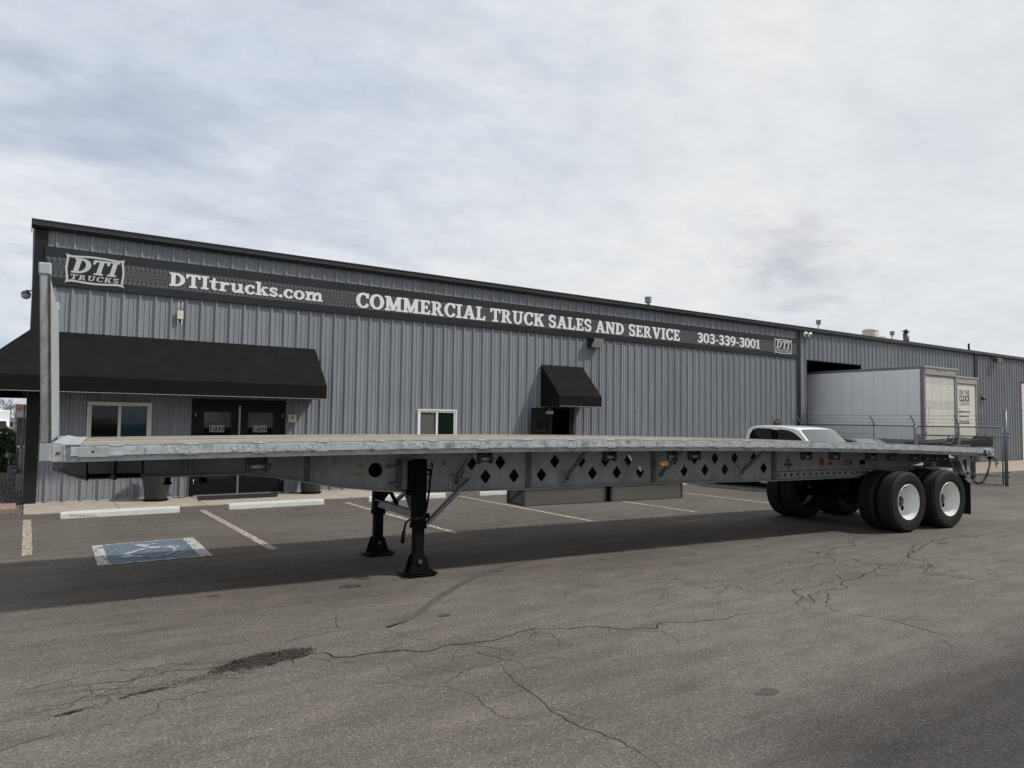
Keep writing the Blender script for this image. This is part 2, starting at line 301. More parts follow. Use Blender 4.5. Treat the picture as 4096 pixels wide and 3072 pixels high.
M['brick'] = mat('brick_red', (0.16, 0.075, 0.06), 0.9, var=0.25, vscale=4)
M['cabinet'] = mat('cabinet_grey', (0.17, 0.175, 0.18), 0.5, var=0.12)
M['meter'] = mat('meter_grey', (0.17, 0.19, 0.20), 0.5, metal=0.2, var=0.2, vscale=10)
M['gold'] = mat('gold_paint', (0.42, 0.34, 0.16), 0.4, metal=0.3)
M['lamphouse'] = mat('lamp_housing', (0.012, 0.012, 0.013), 0.4)
M['lens'] = mat('lamp_lens', (0.50, 0.51, 0.48), 0.25, var=0.08, vscale=20, coat=0.3)
M['cream'] = mat('rooftop_unit_cream', (0.60, 0.56, 0.46), 0.6)
# ------------------------------------------------------------ mesh helpers
class MB:
    def __init__(s): s.v = []; s.f = []; s.sm = []
    def add(s, vs, fs, smooth=False):
        o = len(s.v); s.v += [tuple(v) for v in vs]; s.f += [tuple(i+o for i in f) for f in fs]; s.sm += [smooth]*len(fs); return s
    def box(s, x0, x1, y0, y1, z0, z1, mtx=None):
        vs = [(x, y, z) for x in (x0, x1) for y in (y0, y1) for z in (z0, z1)]
        if mtx is not None: vs = [tuple(mtx @ Vector(v)) for v in vs]
        return s.add(vs, [(0, 1, 3, 2), (4, 6, 7, 5), (0, 4, 5, 1), (2, 3, 7, 6), (0, 2, 6, 4), (1, 5, 7, 3)])
    def hexa(s, b, t):      # bottom quad, top quad (same winding, ccw from above)
        return s.add(list(b)+list(t), [(3, 2, 1, 0), (4, 5, 6, 7), (0, 1, 5, 4), (1, 2, 6, 5), (2, 3, 7, 6), (3, 0, 4, 7)])
    def bar(s, p0, p1, w, h, up=(0, 0, 1)):
        p0 = Vector(p0); p1 = Vector(p1); d = (p1-p0); l = d.length; d.normalize(); up = Vector(up)
        a = d.cross(up)
        if a.length < 1e-4: a = d.cross(Vector((1, 0, 0)))
        a.normalize(); b = a.cross(d)
        vs = [p+a*x*w/2+b*y*h/2 for p in (p0, p1) for x, y in ((-1, -1), (1, -1), (1, 1), (-1, 1))]
        return s.add(vs, [(0, 1, 2, 3), (7, 6, 5, 4), (0, 4, 5, 1), (1, 5, 6, 2), (2, 6, 7, 3), (3, 7, 4, 0)])
    def tube(s, pts, r, n=8, caps=True):
        pts = [Vector(p) for p in pts]; rs = r if isinstance(r, (list, tuple)) else [r]*len(pts)
        vs = []; fs = []; ref = None
        for i, p in enumerate(pts):
            d = (pts[min(i+1, len(pts)-1)]-pts[max(i-1, 0)]).normalized()
            if ref is None: ref = Vector((0, 0, 1)) if abs(d.z) < 0.9 else Vector((1, 0, 0))
            a = d.cross(ref); a = a.normalized() if a.length > 1e-5 else d.cross(Vector((0, 1, 0))).normalized(); b_ = d.cross(a)
            for k in range(n):
                t = 2*math.pi*k/n; vs.append(p+(a*math.cos(t)+b_*math.sin(t))*rs[i])
        for i in range(len(pts)-1):
            for k in range(n):
                fs.append((i*n+k, i*n+(k+1) % n, (i+1)*n+(k+1) % n, (i+1)*n+k))
        s.add(vs, fs, True)
        if caps:
            o = len(s.v)-len(vs)
            s.f.append(tuple(o+k for k in range(n))[::-1]); s.sm.append(False)
            s.f.append(tuple(o+(len(pts)-1)*n+k for k in range(n))); s.sm.append(False)
        return s
    def lathe(s, prof, n=32, axis='z', c=(0, 0, 0), smooth=True):
        vs = []; fs = []
        for (r, h) in prof:
            for k in range(n):
                t = 2*math.pi*k/n; a, b_ = r*math.cos(t), r*math.sin(t)
                if axis == 'z': v = (c[0]+a, c[1]+b_, c[2]+h)
                elif axis == 'y': v = (c[0]+a, c[1]+h, c[2]+b_)
                else: v = (c[0]+h, c[1]+a, c[2]+b_)
                vs.append(v)
        for i in range(len(prof)-1):
            for k in range(n): fs.append((i*n+k, i*n+(k+1) % n, (i+1)*n+(k+1) % n, (i+1)*n+k))
        return s.add(vs, fs, smooth)
    def prism(s, poly, axis, a, b_):     # polygon in the two other axes, extruded along axis a..b
        n = len(poly)
        def P(q, t):
            return {'x': (t, q[0], q[1]), 'y': (q[0], t, q[1]), 'z': (q[0], q[1], t)}[axis]
        vs = [P(q, a) for q in poly]+[P(q, b_) for q in poly]
        fs = [tuple(range(n))[::-1], tuple(range(n, 2*n))]+[(i, (i+1) % n, n+(i+1) % n, n+i) for i in range(n)]
        return s.add(vs, fs)
    def quad(s, *p): return s.add(p, [tuple(range(len(p)))])
    def mesh(s, name):
        me = bpy.data.meshes.new(name); me.from_pydata(s.v, [], s.f); me.polygons.foreach_set('use_smooth', s.sm)
        bm = bmesh.new(); bm.from_mesh(me); bmesh.ops.recalc_face_normals(bm, faces=bm.faces); bm.to_mesh(me); bm.free()
        me.update(); return me
ROOTLOC = {}
def link(name, me, mt, parent=None, bevel=0.0):
    o = bpy.data.objects.new(name, me); COL.objects.link(o)
    if mt is not None:
        me.materials.clear(); me.materials.append(M[mt] if isinstance(mt, str) else mt)
    if parent is not None:
        o.parent = parent
        if parent.name in ROOTLOC: o.location = -Vector(ROOTLOC[parent.name])
    if bevel:
        md = o.modifiers.new('bevel', 'BEVEL'); md.width = bevel; md.segments = 2; md.limit_method = 'ANGLE'; md.angle_limit = math.radians(40)
    return o
def obj(name, mb, mt, parent=None, bevel=0.0): return link(name, mb.mesh(name), mt, parent, bevel)
def tag(o, label=None, cat=None, group=None, kind=None):
    if label: o['label'] = label
    if cat: o['category'] = cat
    if group: o['group'] = group
    if kind: o['kind'] = kind
    return o
def thing(name, label, cat, loc=(0, 0, 0), rz=0.0, group=None, local=False):
    o = bpy.data.objects.new(name, None); COL.objects.link(o); o.location = loc; o.rotation_euler = (0, 0, rz); o.empty_display_size = 0.2
    tag(o, label, cat, group)
    if not local: ROOTLOC[o.name] = tuple(loc)
    return o
def copy_tree(o, parent=None):
    c = o.copy(); COL.objects.link(c)
    if parent: c.parent = parent
    for ch in list(o.children): copy_tree(ch, c)
    return c
def contours_mesh(name, contours, extrude, origin=None):
    """filled 2-D contours (even-odd) -> mesh in XY, extruded +-extrude in Z"""
    cu = bpy.data.curves.new(name, 'CURVE'); cu.dimensions = '2D'; cu.fill_mode = 'BOTH'; cu.extrude = extrude
    for c in contours:
        sp = cu.splines.new('POLY'); sp.points.add(len(c)-1)
        for p, q in zip(sp.points, c): p.co = (q[0], q[1], 0, 1)
        sp.use_cyclic_u = True
    o = bpy.data.objects.new(name, cu); COL.objects.link(o)
    dg = bpy.context.evaluated_depsgraph_get(); me = bpy.data.meshes.new_from_object(o.evaluated_get(dg)); me.name = name
    bpy.data.objects.remove(o); bpy.data.curves.remove(cu); return me
def text_mesh(name, txt, size, extrude=0.0008, sx=1.0, bold=0.0):
    cu = bpy.data.curves.new(name, 'FONT'); cu.body = txt; cu.size = size; cu.extrude = extrude; cu.align_x = 'CENTER'; cu.offset = bold
    o = bpy.data.objects.new(name, cu); COL.objects.link(o)
    dg = bpy.context.evaluated_depsgraph_get(); me = bpy.data.meshes.new_from_object(o.evaluated_get(dg)); me.name = name
    bpy.data.objects.remove(o); bpy.data.curves.remove(cu)
    if sx != 1.0: me.transform(Matrix.Diagonal((sx, 1, 1, 1)))
    return me
UP = (math.radians(90), 0, 0)       # XY drawing stood upright, facing -Y
# ------------------------------------------------------------ slab-serif glyphs drawn on a raster, then traced
GR = 80
class Glyph:
    def __init__(s, w, lo=0.0, hi=1.0):
        s.w = w; s.x0 = -0.08; s.y0 = lo-0.08
        nx = int((w+0.16)*GR); ny = int((hi-lo+0.16)*GR)
        xs = s.x0+(np.arange(nx)+0.5)/GR; ys = s.y0+(np.arange(ny)+0.5)/GR
        s.X, s.Y = np.meshgrid(xs, ys); s.m = np.zeros_like(s.X, bool)
    def r(s, x0, x1, y0, y1, on=True):
        k = (s.X >= x0) & (s.X <= x1) & (s.Y >= y0) & (s.Y <= y1); s.m = (s.m | k) if on else (s.m & ~k); return s
    def ring(s, cx, cy, rx, ry, tx, ty, clip=None):
        k = (((s.X-cx)/rx)**2+((s.Y-cy)/ry)**2 <= 1) & ~(((s.X-cx)/(rx-tx))**2+((s.Y-cy)/(ry-ty))**2 <= 1)
        if clip is not None: k &= (s.X >= clip[0]) & (s.X <= clip[1]) & (s.Y >= clip[2]) & (s.Y <= clip[3])
        s.m |= k; return s
    def cut(s, pts): s.m &= ~s.inside(pts); return s
    def inside(s, pts):
        k = np.zeros_like(s.m); n = len(pts)
        for i in range(n):
            x1, y1 = pts[i]; x2, y2 = pts[(i+1) % n]
            if y1 == y2: continue
            c = ((y1 > s.Y) != (y2 > s.Y)) & (s.X < (x2-x1)*(s.Y-y1)/(y2-y1)+x1); k ^= c
        return k
    def poly(s, *pts): s.m |= s.inside(pts); return s
    def stroke(s, pts, th):
        for i in range(len(pts)-1):
            (ax, ay), (bx, by) = pts[i], pts[i+1]; t0 = th[i] if isinstance(th, list) else th; t1 = th[i+1] if isinstance(th, list) else th
            dx, dy = bx-ax, by-ay; l = dx*dx+dy*dy+1e-9
            t = np.clip(((s.X-ax)*dx+(s.Y-ay)*dy)/l, 0, 1); d = np.hypot(s.X-ax-t*dx, s.Y-ay-t*dy); s.m |= d <= (t0+(t1-t0)*t)/2
        return s
    def trace(s, fat=2):
        mk = np.pad(s.m, 2); d = mk.copy()
        for q in range(fat):
            d = d | np.roll(d, 1, 0) | np.roll(d, -1, 0) if q else d | np.roll(d, 1, 1) | np.roll(d, -1, 1)
        a = d.astype(float)
        for _ in range(2):
            a = (np.roll(a, 1, 0)+a+np.roll(a, -1, 0))/3; a = (np.roll(a, 1, 1)+a+np.roll(a, -1, 1))/3
        ny, nx = a.shape; lev = 0.5; seg = {}
        def pt(i, j, e):
            if e == 0: t = (lev-a[i, j])/(a[i, j+1]-a[i, j]); return (j+t, i)
            if e == 1: t = (lev-a[i, j+1])/(a[i+1, j+1]-a[i, j+1]); return (j+1, i+t)
            if e == 2: t = (lev-a[i+1, j])/(a[i+1, j+1]-a[i+1, j]); return (j+t, i+1)
            t = (lev-a[i, j])/(a[i+1, j]-a[i, j]); return (j, i+t)
        def key(i, j, e):
            return {0: ('h', i, j), 1: ('v', i, j+1), 2: ('h', i+1, j), 3: ('v', i, j)}[e]
        T = {1: [(3, 0)], 2: [(0, 1)], 3: [(3, 1)], 4: [(1, 2)], 5: [(3, 2), (1, 0)], 6: [(0, 2)], 7: [(3, 2)], 8: [(2, 3)], 9: [(2, 0)], 10: [(0, 3), (2, 1)], 11: [(2, 1)], 12: [(1, 3)], 13: [(1, 0)], 14: [(0, 3)]}
        P = {}
        B = a > lev
        code = B[:-1, :-1]*1+B[:-1, 1:]*2+B[1:, 1:]*4+B[1:, :-1]*8
        for i, j in zip(*np.nonzero((code > 0) & (code < 15))):
            for e0, e1 in T[int(code[i, j])]:
                k0, k1 = key(i, j, e0), key(i, j, e1); P[k0] = pt(i, j, e0); P[k1] = pt(i, j, e1); seg[k0] = k1
        out = []
        while seg:
            st, nxt = next(iter(seg.items())); loop = [st]; cur = seg.pop(st)
            while cur in seg: loop.append(cur); cur = seg.pop(cur)
            pts = [P[k] for k in loop]
            if len(pts) < 8: continue
            # simplify
            keep = []; n = len(pts)
            def dp(lo, hi):
                if hi <= lo+1: return
                ax, ay = pts[lo]; bx, by = pts[hi % n]; dx, dy = bx-ax, by-ay; l = math.hypot(dx, dy)+1e-9; best = 0; bi = -1
                for q in range(lo+1, hi):
                    d = abs((pts[q][0]-ax)*dy-(pts[q][1]-ay)*dx)/l
                    if d > best: best = d; bi = q
                if best > 0.28: dp(lo, bi); keep.append(bi); dp(bi, hi)
            h = n//2; keep.append(0); dp(0, h); keep.append(h); dp(h, n)
            out.append([(s.x0+(pts[q][0]-2+0.5)/GR, s.y0+(pts[q][1]-2+0.5)/GR) for q in sorted(set(keep))])
        return out
def arcp(cx, cy, rx, ry, a0, a1, n=14): return [(cx+rx*math.cos(math.radians(a0+(a1-a0)*i/n)), cy+ry*math.sin(math.radians(a0+(a1-a0)*i/n))) for i in range(n+1)]
S_, H_ = 0.20, 0.105
def glyph(ch):
    s, h = S_, H_
    if ch == 'D': g = Glyph(0.84); g.ring(0.28, 0.5, 0.54, 0.5, 0.22, 0.115, (0.28, 2, -1, 2)).r(0.08, 0.08+s+0.02, 0, 1).r(0, 0.3, 0, h).r(0, 0.3, 1-h, 1)
    elif ch == 'T': g = Glyph(0.78); g.r(0.29, 0.49, 0, 1).r(0.17, 0.61, 0, h).r(0.0, 0.78, 1-h-.02, 1).poly((0, .7), (.1, .7), (.14, .9), (0, .9)).poly((.78, .7), (.68, .7), (.64, .9), (.78, .9))
    elif ch == 'I': g = Glyph(0.42); g.r(0.11, 0.31, 0, 1).r(0, 0.42, 0, h).r(0, 0.42, 1-h, 1)
    elif ch == 'O': g = Glyph(0.88); g.ring(0.44, 0.5, 0.44, 0.52, 0.215, 0.115)
    elif ch == 'C':
        g = Glyph(0.76); g.ring(0.43, 0.5, 0.43, 0.52, 0.215, 0.115); g.cut([(0.44, 0.52), (0.62, 0.66), (1.2, 0.72), (1.2, 0.27), (0.72, 0.24), (0.44, 0.48)]); g.r(0.76, 1.2, -1, 2, False)
        g.poly((0.62, 0.68), (0.74, 0.68), (0.76, 1.0), (0.66, 1.0), (0.60, 0.86))
    elif ch == 'M':
        g = Glyph(1.08); g.r(0.10, 0.26, 0, 1).r(0.80, 1.0, 0, 1).r(0, 0.36, 0, h).r(0.70, 1.08, 0, h).r(0, 0.22, 1-h, 1).r(0.9, 1.08, 1-h, 1)
        g.poly((0.10, 1), (0.32, 1), (0.60, 0.22), (0.50, 0.02), (0.44, 0.02)).poly((0.98, 1), (0.79, 1), (0.50, 0.2), (0.50, 0.02), (0.60, 0.02))
    elif ch == 'E':
        g = Glyph(0.70); g.r(0.09, 0.29, 0, 1).r(0, 0.66, 0, h+.01).r(0, 0.64, 1-h-.01, 1).r(0.2, 0.50, 0.45, 0.56).poly((.64, 1), (.64, .74), (.55, .74), (.50, .9)).poly((.66, 0), (.70, .29), (.60, .29), (.52, .1)).r(.43, .51, .37, .64)
    elif ch == 'F': g = Glyph(0.66); g.r(0.09, 0.29, 0, 1).r(0, .4, 0, h).r(0, 0.64, 1-h, 1).r(0.2, 0.50, 0.45, 0.56)
    elif ch in 'RP':
        g = Glyph(0.84 if ch == 'R' else 0.74); g.r(0.09, 0.29, 0, 1).r(0, 0.40, 0, h).r(0, 0.3, 1-h, 1).ring(0.34, 0.73, 0.33, 0.27, 0.19, 0.10, (0.30, 2, -1, 2)).r(0.2, 0.36, 1-.1, 1).r(0.2, 0.36, .46, .56)
        if ch == 'R': g.poly((.32, .52), (.52, .52), (.74, .1), (.84, .1), (.84, 0), (.6, 0))
    elif ch == 'A':
        g = Glyph(0.90); g.poly((0.10, 0.05), (0.23, 0.05), (0.47, 0.78), (0.55, 1.0), (0.36, 1.0)).poly((0.36, 1), (0.56, 1), (0.84, 0.05), (0.62, 0.05), (0.42, 0.74)).r(0, 0.34, 0, h).r(0.54, 0.90, 0, h).r(0.24, 0.66, 0.27, 0.37)
    elif ch == 'L': g = Glyph(0.70); g.r(0.09, 0.29, 0, 1).r(0, 0.66, 0, h+.01).r(0, 0.40, 1-h, 1).poly((.66, 0), (.70, .33), (.60, .33), (.52, .1))
    elif ch == 'U':
        g = Glyph(0.86); g.r(0.10, 0.30, 0.36, 1).r(0.61, 0.76, 0.36, 1).r(0, 0.40, 1-h, 1).r(0.50, 0.86, 1-h, 1).ring(0.43, 0.36, 0.33, 0.38, 0.175, 0.13, (-1, 2, -1, 0.37))
    elif ch == 'K':
        g = Glyph(0.86); g.r(0.09, 0.29, 0, 1).r(0, 0.38, 0, h).r(0, 0.38, 1-h, 1).poly((.28, .38), (.28, .54), (.58, .93), (.74, .93)).r(.48, .84, 1-h, 1).poly((.33, .52), (.50, .66), (.82, .08), (.60, .02)).r(.50, .86, 0, h)
    elif ch == 'S':
        g = Glyph(0.64); p = arcp(0.32, 0.735, 0.235, 0.215, 35, 250, 18)+arcp(0.32, 0.27, 0.235, 0.22, 85, -145, 18); th = [.10]+[.12+.07*math.sin(math.pi*min(1, i/17)) for i in range(18)]+[.19-.07*max(0, (i-6)/13) for i in range(19)]
        g.stroke(p, th); g.poly((.50, .70), (.59, .70), (.60, .98), (.52, .98)).poly((.04, .03), (.12, .03), (.14, .33), (.04, .33))
    elif ch == 'N': g = Glyph(0.92); g.r(0.10, 0.24, 0, 1).r(0.68, 0.82, 0, 1).r(0, 0.36, 0, h).r(0, 0.2, 1-h, 1).r(0.56, 0.92, 1-h, 1).poly((0.10, 1), (0.32, 1), (0.82, 0.14), (0.82, 0), (0.64, 0), (.16, .8))
    elif ch == 'V': g = Glyph(0.90); g.poly((0.08, 0.95), (0.30, 0.95), (0.50, 0.25), (0.44, 0), (0.36, 0)).poly((0.36, 0), (0.54, 0), (0.82, 0.95), (0.67, 0.95), (0.46, 0.22)).r(0, 0.38, 1-h, 1).r(0.56, 0.90, 1-h, 1)
    elif ch == 't': g = Glyph(0.50, 0, .95); g.poly((.12, .55), (.12, .2), (.32, .2), (.32, .95), (.22, .95)).r(0, .48, .60, .71).stroke(arcp(.34, .19, .12, .125, 180, 300, 10), [.19, .19, .18, .17, .16, .14, .13, .12, .11, .1, .1])
    elif ch == 'r': g = Glyph(0.60, 0, .75); g.r(.09, .28, 0, .70).r(0, .40, 0, h).r(0, .28, .70-h, .70).stroke([(.24, .48), (.34, .60), (.46, .635), (.50, .60)], [.10, .13, .15, .17])
    elif ch == 'u': g = Glyph(0.80, 0, .75); g.r(.09, .27, .22, .70).r(0, .27, .60, .70).r(.52, .70, 0, .70).r(.43, .70, .60, .70).r(.52, .80, 0, h).ring(.33, .24, .24, .26, .18, .13, (-1, .52, -1, .25))
    elif ch == 'c': g = Glyph(0.60, 0, .75); g.ring(.34, .35, .34, .375, .19, .11); g.cut([(.34, .37), (.5, .50), (1, .5), (1, .2), (.56, .17), (.34, .33)]); g.r(.60, 1, -1, 2, False); g.stroke([(.50, .55), (.50, .54)], .15)
    elif ch == 'k': g = Glyph(0.78, 0, 1.05); g.r(.09, .28, 0, 1.05).r(0, .28, .95, 1.05).r(0, .38, 0, h).poly((.27, .27), (.27, .40), (.50, .66), (.64, .66)).r(.42, .74, .60, .70).poly((.32, .36), (.46, .46), (.74, .06), (.54, .02)).r(.46, .78, 0, h)
    elif ch == 's':
        g = Glyph(0.54, 0, .75); p = arcp(.27, .515, .18, .14, 35, 250, 12)+arcp(.27, .195, .18, .15, 85, -145, 12); g.stroke(p, .145).r(.42, .50, .50, .69).r(.03, .11, .02, .20)
    elif ch == 'o': g = Glyph(0.70, 0, .75); g.ring(.35, .35, .35, .375, .19, .11)
    elif ch == 'm': g = Glyph(1.16, 0, .75); g.r(.09, .27, 0, .70).r(0, .27, .60, .70).r(0, .36, 0, h).r(.50, .67, 0, .52).r(.42, .75, 0, h).r(.90, 1.07, 0, .52).r(.81, 1.16, 0, h).ring(.44, .46, .23, .26, .17, .13, (.27, 2, .46, 2)).ring(.84, .46, .23, .26, .17, .13, (.64, 2, .46, 2))
    elif ch == '.': g = Glyph(0.26, 0, .3); g.ring(.13, .11, .12, .12, .119, .119)
    elif ch == '3':
        g = Glyph(0.64); g.stroke(arcp(.29, .74, .21, .20, 150, -80, 16), [.11]+[.15]*3+[.18]*9+[.13]*4).stroke(arcp(.29, .275, .235, .215, 80, -150, 16), [.13]*4+[.20]*9+[.15]*3+[.12]).stroke([(.22, .53), (.34, .53)], .10)
    elif ch == '0': g = Glyph(0.66); g.ring(0.33, 0.5, 0.33, 0.51, 0.19, 0.11)
    elif ch == '9': g = Glyph(0.66); g.ring(.32, .68, .31, .33, .18, .105).stroke([(.55, .66), (.54, .42), (.45, .22), (.28, .08), (.16, .03)], [.17, .17, .15, .12, .09])
    elif ch == '1': g = Glyph(0.50); g.r(.19, .38, 0, 1).r(.04, .50, 0, h).poly((.0, .80), (.38, 1.0), (.38, .88), (.19, .80), (.0, .73))
    elif ch == '-': g = Glyph(0.36); g.r(.02, .34, .33, .45)
    else: g = Glyph(0.3)
    return g
_GC = {}
def gtrace(ch, fat=2):
    if (ch, fat) not in _GC: g = glyph(ch); _GC[(ch, fat)] = (g.trace(fat), g.w)
    return _GC[(ch, fat)]
def word_contours(txt, gap=0.07, fat=2):
    x = 0; out = []
    for ch in txt:
        if ch == ' ': x += 0.35; continue
        cs, w = gtrace(ch, fat); out.append((ch, cs, x)); x += w+gap
    return out, x-gap
def letters(parent, txt, x0, x1, z0, cap, y, mt='letter', ext=0.004, slant=0.0, gap=0.07, name='letter', fat=2):
    lay, w = word_contours(txt, gap, fat); sx = (x1-x0)/w
    for ch, cs, ox in lay:
        key = ('L', fat, ch, round(sx, 3), round(cap, 3), slant, ext)
        if key not in _GC:
            cc = [[(px*sx+py*cap*slant, py*cap) for px, py in c] for c in cs]; _GC[key] = contours_mesh('letter', cc, ext)
        me = _GC[key]
        o = link(name, me, mt, parent); o.rotation_euler = UP
        o.location = Vector((x0+ox*sx, y, z0))+o.location
def smooth_closed(pts, n=4):
    out = []; N_ = len(pts)
    for i in range(N_):
        p0, p1, p2, p3 = (np.array(pts[(i+k-1) % N_]) for k in range(4))
        for t in np.arange(n)/n: out.append(tuple(0.5*((2*p1)+(-p0+p2)*t+(2*p0-5*p1+4*p2-p3)*t*t+(-p0+3*p1-3*p2+p3)*t**3)))
    return out
def emblem_frame():
    def quarter(top, left):
        # top: from corner to middle (x<0,y>0); left: from corner down to middle
        a = [(-x, y) for x, y in top[::-1]]   # mid -> right corner
        tl = top; l = left
        ring = []
        ring += tl                                        # corner -> top mid (left half)
        ring += [(-x, y) for x, y in tl[::-1]][1:]        # top mid -> right corner
        ring += [(-x, y) for x, y in l[1:]]               # right corner -> right mid
        ring += [(-x, -y) for x, y in l[::-1][1:]]        # right mid -> bottom right corner
        ring += [(-x, -y) for x, y in tl[1:]]
        ring += [(x, -y) for x, y in tl[::-1][1:]]
        ring += [(x, -y) for x, y in l[1:]]
        ring += [(x, y) for x, y in l[::-1][1:-1]]
        return ring
    O = quarter([(-.5, .28), (-.47, .262), (-.40, .247), (-.3, .253), (-.15, .266), (0, .270)], [(-.5, .28), (-.488, .245), (-.478, .2), (-.49, .1), (-.5, 0)])
    I = quarter([(-.445, .222), (-.42, .212), (-.38, .210), (-.28, .218), (-.14, .230), (0, .233)], [(-.445, .222), (-.440, .195), (-.445, .16), (-.457, .08), (-.463, 0)])
    return O, I
def emblem(parent, cx, cz, w, hscale, y, mt='silver', mtb='decalblack', ext=0.006, names=('emblem_frame', 'emblem_panel', 'emblem_letter')):
    O, I = emblem_frame(); k = hscale
    O2 = [(x*w, yy*w*k) for x, yy in O]; I2 = [(x*w, yy*w*k) for x, yy in I]
    f = link(names[0], contours_mesh('emblem_frame', [O2, I2], ext), mt, parent); f.rotation_euler = UP; f.location = Vector((cx, y, cz))+f.location
    pmid = [((a[0]+c[0])/2, (a[1]+c[1])/2) for a, c in zip(O2, I2)]
    p = link(names[1], contours_mesh('emblem_panel', [pmid], ext*0.3), mtb, parent); p.rotation_euler = UP; p.location = Vector((cx, y+ext*0.2, cz))+p.location
    letters(parent, 'DTI', cx-.405*w, cx+.345*w, cz-.076*w*k, .285*w*k, y, mt, ext, slant=0.25, gap=.05, name=names[2], fat=1)
    letters(parent, 'TRUCKS', cx-.42*w, cx+.39*w, cz-.20*w*k, .095*w*k, y, mt, ext, slant=0.22, gap=.16, name=names[2], fat=0)
# ------------------------------------------------------------ ground
ground = tag(obj('ground', MB().quad((-400, -300, 0), (500, -300, 0), (500, 600, 0), (-400, 600, 0)), 'asphalt'), 'weathered brown-grey asphalt yard with cracks and faded parking marks', None, None, 'structure')
CRACKS= [(0.016, [(-0.072, 5.599), (0.072, 5.644), (0.223, 5.616), (0.431, 5.602), (0.789, 5.564), (1.051, 5.531), (1.368, 5.541), (1.651, 5.589), (1.818, 5.447), (1.977, 5.286), (2.246, 5.22), (2.49, 5.161), (2.662, 5.028), (2.957, 5.036), (3.198, 5.002), (3.451, 5.039), (3.727, 5.09), (3.951, 4.921), (4.237, 4.827), (4.398, 4.647), (4.626, 4.541), (5.051, 4.5), (5.354, 4.439), (5.827, 4.393), (6.161, 4.327), (6.287, 4.212)]), (0.01, [(-0.075, 5.709), (0.306, 5.761), (0.475, 5.845), (0.724, 5.746), (1.019, 5.699), (1.254, 5.612), (1.532, 5.662)]), (0.007, [(0.024, 5.556), (0.423, 5.472), (0.79, 5.358), (1.187, 5.295), (1.568, 5.3)]), (0.006, [(0.216, 5.365), (0.669, 5.27), (1.0, 5.247), (1.406, 5.179), (1.783, 5.032)]), (0.01, [(2.971, 4.548), (2.906, 4.355), (2.837, 4.08), (2.823, 3.847), (2.764, 3.619), (2.754, 3.423), (2.81, 3.236), (2.841, 3.074), (2.83, 2.914), (2.806, 2.719)]), (0.01, [(6.639, 4.242), (6.558, 3.95), (6.666, 3.696), (6.655, 3.435), (6.61, 3.213), (6.639, 3.037)]), (0.012, [(9.123, 6.401), (9.275, 5.78), (8.959, 4.958), (9.127, 4.479), (9.299, 4.138), (9.303, 3.795), (9.378, 3.536)]), (0.01, [(9.242, 4.535), (9.413, 4.188), (9.471, 3.863), (9.544, 3.598)]), (0.007, [(2.39, 6.478), (2.319, 6.165), (2.312, 5.923), (2.522, 5.875), (2.634, 5.647), (2.714, 5.372), (2.774, 5.163)]), (0.007, [(2.312, 5.923), (2.076, 5.882), (1.883, 5.882), (1.705, 5.78)]), (0.012, [(6.287, 4.212), (6.695, 4.379), (6.901, 4.594), (7.292, 4.602), (8.125, 4.774), (8.579, 4.863), (9.152, 4.945)]), (0.01, [(6.287, 4.212), (6.447, 4.421), (6.767, 4.559), (6.938, 4.814), (7.364, 4.815)]), (0.01, [(6.639, 4.242), (7.0, 4.419), (7.166, 4.604)]), (0.01, [(9.152, 4.945), (10.38, 5.342), (11.651, 5.64), (12.719, 5.648), (13.885, 5.436), (14.499, 5.446)]), (0.012, [(11.317, 5.928), (10.987, 5.551), (10.196, 5.247), (9.899, 4.855), (9.296, 4.441)]), (0.01, [(8.946, 5.777), (9.794, 6.102), (10.569, 6.353), (11.114, 6.293)]), (0.008, [(7.954, 5.324), (8.755, 5.522), (9.545, 5.947), (9.932, 6.336)]), (0.008, [(12.608, 6.561), (12.879, 6.231), (13.572, 6.024), (13.713, 5.648), (14.901, 5.596)]), (0.008, [(14.066, 6.72), (13.729, 6.246), (14.443, 6.174), (16.009, 6.009)]), (0.006, [(3.762, 5.036), (3.487, 4.823), (3.724, 5.224)]), (0.006, [(4.556, 4.583), (4.558, 4.314), (4.436, 4.097)]), (0.006, [(7.456, 8.616), (7.358, 8.082), (7.555, 7.605), (7.585, 6.758), (7.784, 6.452)]), (0.006, [(7.777, 13.342), (7.483, 11.77), (7.026, 10.591), (6.251, 9.824)]), (0.006, [(12.666, 12.995), (11.612, 11.838), (10.857, 10.798)]), (0.006, [(8.737, 9.017), (9.809, 9.401), (10.698, 9.648)]), (0.006, [(4.774, 6.357), (4.755, 6.046), (4.588, 5.756)])]
SKID= [(2.905, 5.894), (3.04, 6.028), (3.535, 6.5), (4.256, 7.066), (5.026, 7.46), (5.9, 7.657), (6.555, 7.67), (6.885, 7.561)]
rc = random.Random(11)
def frac(p, q, amp, depth):
    if depth == 0: return [p]
    mx = ((p[0]+q[0])/2, (p[1]+q[1])/2); dx, dy = q[0]-p[0], q[1]-p[1]; l = math.hypot(dx, dy)
    o = rc.gauss(0, amp)*l; mx = (mx[0]-dy/l*o, mx[1]+dx/l*o)
    return frac(p, mx, amp, depth-1)+frac(mx, q, amp, depth-1)
def crack_path(pts):
    out = []
    for p, q in zip(pts, pts[1:]):
        l = math.hypot(q[0]-p[0], q[1]-p[1]); d = max(2, min(6, int(math.log2(max(l, 0.05)/0.035))))
        out += frac(p, q, 0.11, d)
    return out+[pts[-1]]
